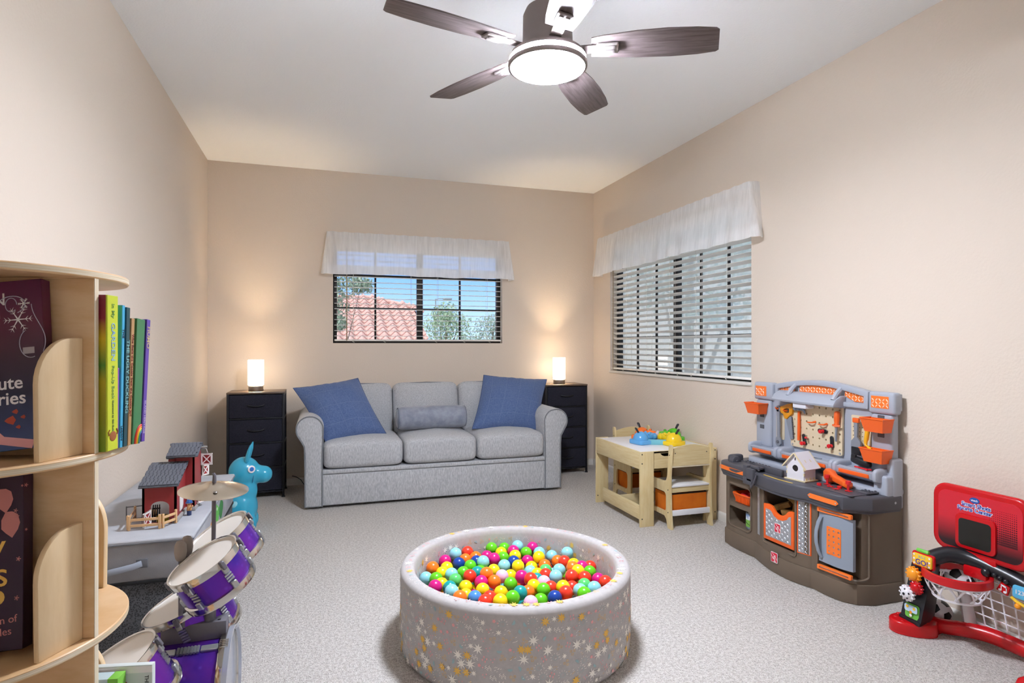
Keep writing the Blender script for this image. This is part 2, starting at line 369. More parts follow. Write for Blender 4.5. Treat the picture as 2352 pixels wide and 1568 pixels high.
# ---------------------------------------------------------------- outside the windows
tile_m = mat('clay_roof_tile', 'b58a80', .8, var=(6, 'c9a297', 2)); stucco_m = mat('pale_stucco', 'c9c2bb', .9, bump=(30, .3))
nh = thing('neighbour_house', 'neighbouring house with pink clay tile roof seen through the back window', 'house')
wb = MB(); wb.box(-6, 15.4, -2.8, 2.1, 22.6, 1.0); wb.build('house_wall', stucco_m, nh)
k_ = .34
rf = MB(); rf.add([(-7, 13.2, .6), (2.05, 13.2, .6), (2.78, 18.05, 2.25), (1.45, 19.2, 2.64), (-7, 19.2, 2.64), (-7, 25, .6), (2.4, 25, .6)], [(0, 1, 2, 3, 4), (4, 3, 6, 5), (3, 2, 6)]); rf.build('roof_deck', mat('roof_underlay', 'b08d82', .9), nh)
MB().tube([(-7, 19.2, 2.72), (1.45, 19.2, 2.72), (2.78, 18.08, 2.36)], .11, 10, flat=(.7, 1)).build('ridge_cap', tile_m, nh)
MB().box(-7, 13.1, .42, 2.1, 13.2, .66).build('fascia', mat('fascia_white', 'd8d4d2', .7), nh)
tw, tl = .29, .40
prof = [(tw*(i/8-.5), .055*math.sin(2*PI*i/8)) for i in range(9)]
tb = MB(); vs_ = []
for yy, dz in ((0, .03), (tl, 0)): vs_ += [(x, yy, z+dz+.045) for x, z in prof]
vs_ += [(x, 0, z+.045) for x, z in prof]
tb.add(vs_, [(i, i+1, 10+i, 9+i) for i in range(8)] + [(18+i, 19+i, i+1, i) for i in range(8)])
tsrc = None; row = 0; yy = 14.5
while yy < 19.1:
    xx = -.1
    while xx < 3.0:
        lim = 2.50+(yy-15.05)*.13
        if yy > 18.1: lim = min(lim, 2.78-(yy-18.1)*1.15)
        if xx < lim:
            M = TM(xx, yy, .6+k_*(yy-13), math.degrees(math.atan(k_)), 0, 0)
            if tsrc is None: tsrc = tb.build('roof_tile', tile_m, nh); tsrc.matrix_local = M
            else: inst(tsrc, 'roof_tile', nh, M)
        xx += tw
    yy += .345; row += 1
def leaf_cloud(blobs, n, size, seed):
    rs = random.Random(seed); mb = MB()
    for _ in range(n):
        c, r = rs.choice(blobs)
        d = Vector((rs.gauss(0, 1), rs.gauss(0, 1), rs.gauss(0, 1))).normalized() * (rs.random()**.45)
        p = Vector(c) + Vector((d.x*r[0], d.y*r[1], d.z*r[2])); s = size*rs.uniform(.6, 1.3)
        M = Matrix.Translation(p) @ Euler((rs.uniform(0, 6.3), rs.uniform(0, 6.3), rs.uniform(0, 6.3))).to_matrix().to_4x4()
        mb.add([(-s, 0, 0), (0, -s*.38, s*.1), (s, 0, 0), (0, s*.38, s*.1)], [(0, 1, 2, 3)], M)
    return mb
def tree(name, label, base, top, blobs, n, size, leaf, seed, trunk_r=.09):
    o = thing(name, label, 'tree', base, 0, 'trees outside')
    f = leaf_cloud([((c[0]-base[0], c[1]-base[1], c[2]-base[2]), r) for c, r in blobs], n, size, seed).build('foliage', leaf, o); tag(f, kind='stuff')
    t = MB(); h = top-base[2]; t.tube([(0, 0, 0), (.05, 0, h*.4), (-.04, .02, h*.75), (0, 0, h)], [trunk_r*1.4, trunk_r, trunk_r*.7, trunk_r*.3], 8); t.build('trunk', mat('bark', '6f6254', .9), o)
    b = MB(); 
    for c, r in blobs: b.tube([(0, 0, h*.55), ((c[0]-base[0])*.6, (c[1]-base[1])*.6, (c[2]-base[2]+h*.6)/2), (c[0]-base[0], c[1]-base[1], c[2]-base[2])], [trunk_r*.5, trunk_r*.3, trunk_r*.1], 6)
    b.build('branches', MC['bark'], o)
leaf1 = mat('olive_leaf', '93a08a', .6, var=(3, '74836a', 2)); leaf2 = mat('pale_tree_leaf', 'a9bd9c', .7, var=(2, '90a98a', 2)); leaf3 = mat('grey_green_leaf', 'a9b7a8', .7, var=(2, '8ba08c', 2))
tree('olive_tree', 'grey green leafy tree before the pink tile roof', (.1, 11.4, -2.8), 2.3, [((.35, 11.3, 2.35), (.36, .5, .30)), ((.72, 11.3, 2.33), (.26, .4, .17)), ((.18, 11.4, 1.95), (.34, .5, .36)), ((.25, 11.3, 1.62), (.22, .3, .16)), ((-.6, 11.5, 2.4), (.5, .5, .6))], 2200, .045, leaf1, 1, .035)
tree('round_tree', 'pale round tree left of the centre of the right pane', (5.1, 24.6, -2.8), 2.5, [((5.05, 24.6, 2.55), (.6, .8, .5)), ((4.75, 24.6, 2.1), (.75, .8, .6)), ((5.5, 24.5, 2.0), (.75, .8, .6)), ((5.0, 24.6, 1.3), (1.0, .8, .6))], 2600, .07, leaf2, 2)
tree('far_tree', 'grey green tree at the right edge of the back window', (8.3, 28.6, -2.8), 2.2, [((8.2, 28.6, 2.3), (.95, .8, .5)), ((7.8, 28.6, 1.6), (1.1, .8, .6)), ((8.9, 28.4, 2.1), (1.1, .8, .9)), ((7.1, 28.6, 1.3), (.75, .6, .45))], 2400, .07, leaf3, 3)
lp = thing('street_lamp', 'thin street lamp post above the pale round tree', 'street lamp', (4.98, 26.6, -2.8))
MB().tube([(0, 0, 0), (0, 0, 6.12)], [.05, .03], 8).build('pole', mat('galvanised', '9aa0a0', .5, .5), lp)
MB().tube([(0, 0, 6.09), (.15, 0, 6.14), (.4, 0, 6.14)], .02, 6).build('arm', MC['galvanised'], lp); MB().sup((.55, 0, 6.13), (.42, .18, .10), .4).build('lamp_head', MC['galvanised'], lp)
nb = thing('side_house', 'pale stucco neighbouring wall outside the right wall window', 'house')
MB().box(7.0, 3.5, -2.8, 7.3, 22, 4.6).build('house_wall', mat('grey_stucco', 'e0dad0', .9, bump=(20, .3)), nb); MB().box(6.6, 3.3, 4.6, 7.6, 22.2, 4.8, .01).build('eave', MC['fascia_white'], nb)
tree('side_tree', 'grey leafy tree close outside the right wall window', (5.3, 7.6, -2.8), 2.6, [((5.2, 7.4, 2.6), (.7, 1.0, .5)), ((5.3, 6.4, 2.3), (.6, .7, .5)), ((5.3, 8.4, 2.2), (.6, .8, .5)), ((5.2, 7.0, 1.7), (.4, .8, .3))], 2400, .05, leaf3, 5)
gd = MB().box(-30, 6.2, -2.95, 60, 80, -2.8); tag(gd.build('ground', mat('dry_ground', 'a89f90', .95)), kind='structure')
# ---------------------------------------------------------------- ceiling fan
FX, FY = .845, 2.15
gunmetal = mat('fan_brushed_metal', '938988', .5, .2)
def wood(name, c1, c2, stretch, rough=.45, scale=6, bump=.1, coat=0):
    return mat(name, c1, rough, var=(scale, c2, 5), stretch=stretch, bump=(scale*5, bump, .001), coat=coat)
blade_m = wood('fan_blade_wood', '574c49', '75696a', (1.2, 14, 14), .5)
fan = thing('ceiling_fan', 'five blade ceiling fan with dark wood blades and round white light', 'ceiling fan', (FX, FY, 0))
MB().lathe([(0, ZC), (.075, ZC), (.075, ZC-.02), (.062, ZC-.045), (.02, ZC-.055), (0, ZC-.055)], 32).build('canopy', gunmetal, fan)
MB().cyl((0, 0, 2.50), (0, 0, ZC-.04), .0135, n=14).build('downrod', mat('dark_rod', '1f1b1b', .4, .6), fan)
MB().lathe([(0, 2.545), (.05, 2.545), (.085, 2.53), (.096, 2.505), (.098, 2.40), (.112, 2.375), (.145, 2.352), (.150, 2.338), (0, 2.338)], 48).build('motor_housing', gunmetal, fan)
MB().lathe([(0, 2.338), (.146, 2.338), (.146, 2.318), (0, 2.318)], 48).build('glow_ring', mat('led_ring', 'ffffff', .5, emit=('e6edfc', RING_E)), fan)
MB().lathe([(.148, 2.318), (.155, 2.318), (.155, 2.306), (.146, 2.303), (.146, 2.318)], 48).build('light_rim', gunmetal, fan)
MB().lathe([(0, 2.308), (.146, 2.306), (.144, 2.3025), (.10, 2.300), (0, 2.299)], 48).build('light_diffuser', mat('led_diffuser', 'ffffff', .5, emit=('e8eefc', FAN_E)), fan)
def blade_outline():
    top = [(.17, .052), (.22, .060), (.35, .074), (.48, .080), (.58, .077), (.648, .068)]; bot = [(.628, -.062), (.56, -.072), (.45, -.078), (.34, -.075), (.22, -.062), (.17, -.052)]
    return top + [(.658, .058), (.640, -.052)] + bot
bl0 = None
for k in range(5):
    a = -169.5+72*k; M = TM(0, 0, 2.375, 0, 0, a)
    if bl0 is None:
        bl0 = MB().prism(blade_outline(), .006, .002, 2, TM(0, 0, -.003, 0, 0, 0)).build('blade', blade_m, fan)
        br = MB(); br.box(.10, -.022, -.012, .20, .022, -.004, .003); br.prism(rrect(.19, -.03, .275, .03, .008), .010, .004, 2, TM(0, 0, -.014))
        br.box(.205, -.02, -.018, .262, -.004, -.012, .002); br.box(.205, .004, -.018, .262, .02, -.012, .002)
        b0 = br.build('blade_bracket', mat('bracket_metal', '857d7b', .55, .2), bl0)
        bl0.matrix_local = M @ TM(0, 0, 0, -11, 0, 0)
    else:
        b = inst(bl0, 'blade', fan, M @ TM(0, 0, 0, -11, 0, 0)); inst(b0, 'blade_bracket', b)
# ---------------------------------------------------------------- sofa
def fabric(name, c1, c2, scale=160, stretch=(1, 1, .25), bump=.35):
    return mat(name, c1, .9, spec=.15, var=(scale, c2, 4), stretch=stretch, bump=(scale*2.2, bump, .0015), sheen=.15)
sofa_m = fabric('sofa_tweed', 'a6a8ac', 'c6c8ca'); welt_m = mat('sofa_welt', '7e8186', .9)
sofa = thing('sofa', 'light grey three seat sofa with rolled arms', 'sofa', (.908, 4.6, 0))
MB().box(-.90, .012, .03, .88, .80, .25, .012, 3).build('base', sofa_m, sofa)
MB().box(-.90, .004, .02, .88, .05, .252, .012, 3).build('front_panel', sofa_m, sofa)
MB().box(-.90, -.002, .254, .88, .16, .288, .012, 3).build('front_rail', sofa_m, sofa)
MB().box(-.92, .70, .03, .90, .84, .83, .05, 4).build('back_frame', sofa_m, sofa)
def arm_outline(s):
    o = [(-1.02, .016), (-1.022, .40), (-1.026, .47)]
    cx, cz, r = -.985, .597, .10
    for i in range(19):
        a = 218-i*(218+8)/18; o.append((cx+r*math.cos(R(a)), cz+r*math.sin(R(a))))
    o += [(-.888, .50), (-.893, .40), (-.893, .016)]
    if s > 0: o = [(-x-.018 + (.016 if x < -.95 else 0), z-.012 if z > .45 else z) for x, z in o][::-1]
    return o[::-1]
for s in (-1, 1):
    ol = arm_outline(s)
    a = MB().prism(ol, .83, .014, 3, TM(0, .83, 0) @ XZ).build('arm', sofa_m, sofa, 35)
    pts = [(x, -.001, z) for x, z in ol]
    k0 = [p for p in pts if p[2] > .02]
    cxm = sum(p[0] for p in pts)/len(pts)
    MB().tube([(cxm+(p[0]-cxm)*.955, -.002, .33+(p[2]-.33)*.985) for p in pts], .0045, 6, closed=True).build('welt', welt_m, a)
def cushion(w, d, h, e=.22, crown=.03, n=40, m=18):
    """box cushion: superellipse section with a crowned top, welt lines on its edges"""
    def p(v, k): return math.copysign(abs(v)**k, v)
    vs = []; fs = []
    for i in range(m+1):
        ph = -PI/2+PI*i/m
        for j in range(n):
            th = 2*PI*j/n
            x = w/2*p(math.cos(ph), e)*p(math.cos(th), e*.8); y = d/2*p(math.cos(ph), e)*p(math.sin(th), e*.8); z = h/2*p(math.sin(ph), e*1.5)
            z += (crown if z > 0 else crown*.25)*p(math.sin(ph), 1)*math.cos(PI*x/w)**1*math.cos(PI*y/d*.9)
            vs.append((x, y, z))
    for i in range(m):
        for j in range(n): fs.append((i*n+j, i*n+(j+1) % n, (i+1)*n+(j+1) % n, (i+1)*n+j))
    return vs, fs
def welt(w, d, z, e=.18, n=48, r=.0045):
    def p(v, k): return math.copysign(abs(v)**k, v)
    return MB().tube([(w/2*p(math.cos(2*PI*j/n), e), d/2*p(math.sin(2*PI*j/n), e), z) for j in range(n)], r, 5, closed=True)
seats = [(-.893, -.296), (-.294, .292), (.294, .876)]
for a_, b_ in seats:
    w = b_-a_; vs_, fs_ = cushion(w, .60, .205, crown=.035)
    c = MB().add(vs_, fs_).build('seat_cushion', sofa_m, sofa, 60); c.location = ((a_+b_)/2, .278, .392)
backs = [(-.90, -.318), (-.316, .262), (.264, .885)]
for a_, b_ in backs:
    w = b_-a_; vs_, fs_ = cushion(w, .47, .20, e=.30, crown=.05)
    c = MB().add([(x, y + 0, z*(1.0)) for x, y, z in vs_], fs_).build('back_cushion', sofa_m, sofa, 60)
    c.matrix_local = TM((a_+b_)/2, .60, .655, 78, 0, 0)
    x_, y_ = w/2*.96, .47/2*.96
    MB().tube([(-x_*.93, -y_, .075), (-x_*.97, y_*.72, .075), (-x_*.86, y_*.96, .07), (0, y_*1.0, .085), (x_*.86, y_*.96, .07), (x_*.97, y_*.72, .075), (x_*.93, -y_, .075)], .0045, 6).build('welt', welt_m, c)

# ---------------------------------------------------------------- cushions on the sofa
def pillow(name, label, corners, th, m, group, lines=None):
    """knife-edge square pillow spanned by four world corners TL, TR, BR, BL"""
    C = [Vector(c) for c in corners]; ctr = sum(C, Vector())/4
    nrm = (C[1]-C[3]).cross(C[2]-C[0]).normalized()
    if nrm.y > 0: nrm = -nrm
    def side(sg):
        def fn(u, v):
            a = 2*u-1; b = 2*v-1
            pin = .045*(1-abs(a))*0
            ia = a*(1-.05*(1-b*b)); ib = b*(1-.05*(1-a*a))
            uu, vv = (ia+1)/2, (ib+1)/2
            p = C[0]*(1-uu)*(1-vv)+C[1]*uu*(1-vv)+C[2]*uu*vv+C[3]*(1-uu)*vv
            h = 1.2*th/2*((1-a*a)**.55)*((1-b*b)**.55)
            h *= 1+.06*math.sin(7*a+3*b)+.05*math.sin(5*b-4*a)
            h += .004*math.sin(23*a+9*b)*(1-abs(a))*(abs(b))
            return tuple(p+nrm*(sg*h)-ctr)
        return fn
    o = thing(name, label, 'pillow', tuple(ctr), 0, group)
    MB().grid(side(1), 28, 28).grid(side(-1), 28, 28).build('cover', m, o, 70)
    ln = MB()
    for t, ax in lines:
        fn = side(1)
        pts = [Vector(fn(t, i/24) if ax else fn(i/24, t))+nrm*.0006 for i in range(1, 24)]
        ln.tube([tuple(p) for p in pts], .0007, 4)
    ln.build('woven_stripe', mat('pillow_stripe', '7c8db0', .9), o)
    ed = [tuple(Vector(side(1)(i/20, 0))) for i in range(21)]+[tuple(Vector(side(1)(1, i/20))) for i in range(1, 21)]+[tuple(Vector(side(1)(1-i/20, 1))) for i in range(1, 21)]+[tuple(Vector(side(1)(0, 1-i/20))) for i in range(1, 20)]
    MB().tube(ed, .003, 5, closed=True).build('seam', mat('pillow_seam', '44557c', .9), o)
    return o
pil_m = fabric('pillow_denim_blue', '4f648f', '63779f', 120, (1, 1, 1), .5)
pillow('throw_pillow', 'large blue square throw pillow leaning on the left sofa arm', [(-0.207, 4.930, 0.881), (0.297, 5.100, 0.942), (0.499, 4.800, 0.511), (0.042, 4.700, 0.471)], .20, pil_m, 'blue throw pillows on the sofa', [(.16, 1), (.38, 1), (.60, 1), (.82, 1), (.22, 0), (.5, 0), (.78, 0)])
pillow('throw_pillow', 'blue square throw pillow standing against the right sofa arm', [(1.398, 5.130, 0.949), (1.982, 5.060, 0.903), (1.799, 4.800, 0.485), (1.214, 4.830, 0.511)], .19, pil_m, 'blue throw pillows on the sofa', [(.14, 1), (.36, 1), (.58, 1), (.80, 1), (.26, 0), (.54, 0), (.8, 0)])

bol_m = mat('bolster_velvet', '7d8494', .8, var=(14, '979dab', 4), bump=(120, .3, .002), sheen=.5)
bo = thing('bolster_pillow', 'grey blue velvet bolster pillow lying on the middle sofa seat', 'pillow', (.885, 4.905, .615))
pr_ = [(0, -.295), (.06, -.292), (.085, -.28), (.094, -.255), (.096, -.1), (.097, 0), (.096, .1), (.094, .255), (.085, .28), (.06, .292), (0, .295)]
MB().lathe(pr_, 32, TM(0, 0, 0, 0, 90, 0)).build('cover', bol_m, bo, 60)
for s in (-1, 1): MB().lathe([(.084, s*.281), (.088, s*.279), (.086, s*.284), (.082, s*.284), (.084, s*.281)], 32, TM(0, 0, 0, 0, 90, 0)).build('end_seam', mat('bolster_seam', '6d7585', .9), bo)

# ---------------------------------------------------------------- dressers and lamps
blk_m = mat('dresser_black_metal', '191a20', .45, .3); dfab_m = mat('dresser_fabric', '25252f', .9, spec=.2, var=(200, '30303b', 3), bump=(350, .3, .001)); dtop_m = wood('dresser_top_walnut', '54463c', '6a5848', (2, 18, 18), .4)
def dresser(label, loc):
    o = thing('fabric_dresser', label, 'dresser', loc, 0, 'fabric drawer towers beside the sofa')
    h = .845; w = .213; d = .30
    MB().box(-w, -.004, h-.014, w, d, h, .002).build('top_board', dtop_m, o)
    for x in (-w+.009, w-.009):
        for y in (.008, d-.008):
            l = MB().box(x-.008, y-.008, .006, x+.008, y+.008, h-.014, .002); l.cyl((x, y, 0), (x, y, .008), .016, .012, 12); l.build('leg', blk_m, o)
    for x in (-w+.009, w-.009):
        for z in (.05, .24, .435, .63, h-.024): MB().box(x-.007, .016, z-.006, x+.007, d-.016, z+.006).build('side_rail', blk_m, o)
        MB().box(x-.003, .014, .065, x+.003, d-.014, h-.03).build('side_panel', dfab_m, o)
    for z in (.05, .244, .441, .635): MB().box(-w+.017, .001, z-.006, w-.017, .014, z+.006, .001).build('front_rail', blk_m, o)
    MB().box(-w+.017, d-.012, .06, w-.017, d-.006, h-.02).build('back_panel', dfab_m, o)
    for z0, z1 in ((.060, .236), (.252, .433), (.449, .627), (.643, .824)):
        dr = MB().box(-w+.019, -.003, z0, w-.019, d-.03, z1, .005, 2).build('drawer', dfab_m, o); zc = z0+(z1-z0)*.52
        MB().tube([(-.062, -.004, zc+.006), (-.05, -.011, zc+.001), (-.02, -.016, zc-.004), (.02, -.016, zc-.004), (.05, -.011, zc+.001), (.062, -.004, zc+.006)], .0042, 8, flat=(1.5, .7)).build('handle', blk_m, dr)
    return o
dresser('black four drawer fabric dresser left of the sofa behind the blue horse', (-.490, 5.07, 0))
dresser('black four drawer fabric dresser right of the sofa by the room corner', (2.222, 5.15, 0))
chrome = mat('brushed_chrome', 'a9a6a2', .28, 1)
def lamp(label, loc):
    o = thing('table_lamp', label, 'lamp', loc, 0, 'glowing cylinder table lamps')
    MB().lathe([(0, 0), (.054, 0), (.056, .003), (.056, .042), (.052, .046), (0, .046)], 32).build('base', chrome, o)
    MB().lathe([(.0605, .050), (.0605, .252), (.0600, .2535), (.0575, .2535), (.0570, .252), (.0570, .050), (.0605, .050)], 40).build('glass_shade', mat('frosted_glass_shade', 'fffaf0', .4, emit=('ffe8cc', LAMP_SHADE)), o)
    for k in range(3): MB().cyl((.056*math.cos(k*2.1+.5), .056*math.sin(k*2.1+.5), .062), (.067*math.cos(k*2.1+.5), .067*math.sin(k*2.1+.5), .062), .0035, n=8).build('shade_screw', chrome, o)
    MB().lathe([(0, .046), (.014, .046), (.014, .075), (.011, .078), (0, .078)], 16).build('socket', mat('socket_white', 'e8e4da', .5), o)
    MB().lathe([(0, .078), (.011, .08), (.012, .095), (.022, .115), (.024, .13), (.018, .148), (0, .154)], 16).build('bulb', mat('bulb_glow', 'fff0d8', .5, emit=('ffe0ba', LAMP_BULB)), o)
    MB().tube([(.03, .045, .006), (.04, .08, .004), (.05, .095, .004)], .0025, 6).build('cord', blk_m, o)
lamp('glowing white cylinder lamp on the dresser left of the sofa', (-.502, 5.20, .845))
lamp('glowing white cylinder lamp on the dresser right of the sofa', (2.185, 5.255, .845))
cd = MB().tube([(-.235, 5.42, .09), (-.20, 5.435, .075), (-.165, 5.435, .05), (-.14, 5.42, .012), (-.10, 5.40, .004), (-.03, 5.41, .004), (.05, 5.42, .004)], .003, 6)
one(cd, 'power_cord', blk_m, 'thin black power cord on the carpet between left dresser and sofa', 'cord')

# ---------------------------------------------------------------- ball pit
PX, PY, PR, PH, PI_ = .775, 2.34, .473, .325, .415
pit_m = mat('pit_fabric', 'b2aead', .92, spec=.15, var=(60, 'b9b5b4', 3), bump=(300, .25, .001), sheen=.2)
pit = thing('ball_pit', 'round grey foam ball pit printed with pastel stars', 'ball pit', (PX, PY, 0))
prof = [(0, .0), (PR-.03, .0), (PR-.012, .006), (PR-.002, .025), (PR, .06), (PR+.001, .16), (PR, PH-.022), (PR-.004, PH-.009), (PR-.014, PH-.002), (PR-.03, PH), (PI_+.02, PH), (PI_+.009, PH-.003), (PI_+.002, PH-.012), (PI_, PH-.03), (PI_, .045), (0, .045)]
MB().lathe(prof, 96).build('foam_wall', pit_m, pit, 50)
cols = ['f4efe6', 'e9bb5c', 'e9a9aa', '9db9bd']
pm = [mat('print_'+n, c, .9) for n, c in zip(('cream', 'gold', 'pink', 'teal'), cols)]
def surf_pt(s, t, kind):
    """s along the wall (m), t up (m) -> point just proud of the fabric"""
    if kind == 'out': r = PR+.0022; return (r*math.cos(s/PR), r*math.sin(s/PR), t)
    if kind == 'in': r = PI_-.0015; return (r*math.cos(s/PR), r*math.sin(s/PR), t)
    r = PI_+t; return (r*math.cos(s/PR), r*math.sin(s/PR), PH+.0012)
def star(n, ro, ri, rot, irr, rs):
    o = []
    for i in range(2*n):
        rr = (ro if i % 2 == 0 else ri)*(1+rs.uniform(-irr, irr)); a = rot+PI*i/n; o.append((rr*math.cos(a), rr*math.sin(a)))
    return o
prt = MB(); rs_ = random.Random(21)
def motif(kind, s, t, big):
    def poly(pts, ci, ctr=True):
        prt.i = ci
        c = surf_pt(s, t, kind); 
        P_ = [surf_pt(s+x, t+y, kind) for x, y in pts]
        cx = sum(x for x, y in pts)/len(pts); cy = sum(y for x, y in pts)/len(pts)
        prt.add([surf_pt(s+cx, t+cy, kind)]+P_, [(0, i+1, (i+1) % len(P_)+1) for i in range(len(P_))])
    def dash(x, y, a, L, w, ci):
        dx, dy = L/2*math.cos(a), L/2*math.sin(a); nx, ny = -w/2*math.sin(a), w/2*math.cos(a)
        poly([(x-dx-nx, y-dy-ny), (x+dx-nx, y+dy-ny), (x+dx+nx, y+dy+ny), (x-dx+nx, y-dy+ny)], ci)
    k = rs_.random(); ro = rs_.uniform(0, 6)
    if big == 2: poly(star(8, .021, .0075, ro, .14, rs_), 0)
    elif big == 1: poly(star(8, .018, .008, ro, .12, rs_), 1)
    elif k < .14: poly(star(7, .011, .0045, ro, .15, rs_), 0); [dash(-.014-.006*i, -.008+.004*((i*2) % 5), .5, .006, .0014, 0) for i in range(4)]
    elif k < .26: poly(star(5, .0075, .0045, ro, .05, rs_), 2); poly([(x+.012, y-.006) for x, y in star(5, .003, .002, ro, .1, rs_)], 2)
    elif k < .40:
        for i in range(4): poly([(x+.008*math.cos(ro+i*1.6), y+.008*math.sin(ro+i*1.6)) for x, y in ((-.003, .002), (0, .005), (.003, .002), (0, -.005))], 2)
    elif k < .52:
        for i in range(7): dash(rs_.uniform(-.012, .012), rs_.uniform(-.01, .01), .5, .006, .0012, rs_.choice((0, 1, 0)))
    elif k < .64:
        for i in range(3):
            x, y = .0075*math.cos(ro+2.1*i), .0075*math.sin(ro+2.1*i); [dash(x+.0035*math.cos(a), y+.0035*math.sin(a), a+1.57, .004, .0012, 1) for a in (0, 1.05, 2.1, 3.14, 4.2, 5.2)]
    elif k < .74: poly([(.009*math.cos(ro+a*.35), .009*math.sin(ro+a*.35)) for a in range(10)], 3)
    elif k < .84: [dash(.009*math.cos(a), .008*math.sin(a), a+1.57, .0055, .0013, 3) for a in (0, .8, 1.6, 2.4, 3.2, 4.0, 4.8, 5.6)]; [dash(.016*math.cos(a), .015*math.sin(a), a, .005, .0013, 0) for a in (0, .6, 1.2, 1.8, 2.4, 3.0, 3.6)]
    elif k < .92: [dash(.006*i-.009, .003*(-1)**i, .9*(-1)**i, .008, .0016, 0) for i in range(4)]; [dash(.006*i-.009, .003*(-1)**i+.006, .9*(-1)**i, .008, .0016, 0) for i in range(4)]
    else:
        for dx, dy in ((-.006, 0), (.006, .003), (0, -.008)): dash(dx, dy, 0, .006, .0016, 2); dash(dx, dy, 1.57, .006, .0016, 2)
for kind, t0, t1, step in (('out', .03, .30, .034), ('in', .16, .30, .040), ('top', .022, .040, .045)):
    t = t0; j = 0
    while t <= t1:
        s = (j % 2)*step/2
        while s < 2*PI*PR-.01:
            q = rs_.random(); motif(kind, s+rs_.uniform(-.006, .006), min(max(t+rs_.uniform(-.006, .006), t0), t1), 2 if q < .08 else 1 if q < .19 else 0); s += step
        t += step*.92; j += 1
pp = prt.build('printed_pattern', pm, pit, flat=True); tag(pp, kind='stuff')
ball_hex = dict(G=('61c81c', 'lime green'), L=('8fd3df', 'pale blue'), M=('d3157f', 'magenta'), Y=('f7d911', 'yellow'), R=('ef3a24', 'red'), O=('f97a1f', 'orange'), B=('0f3f9a', 'dark blue'), T=('0f9c9a', 'teal'), P=('eebedd', 'pale pink'), E=('58c46a', 'mint green'), A=('4d8fd8', 'mid blue'))
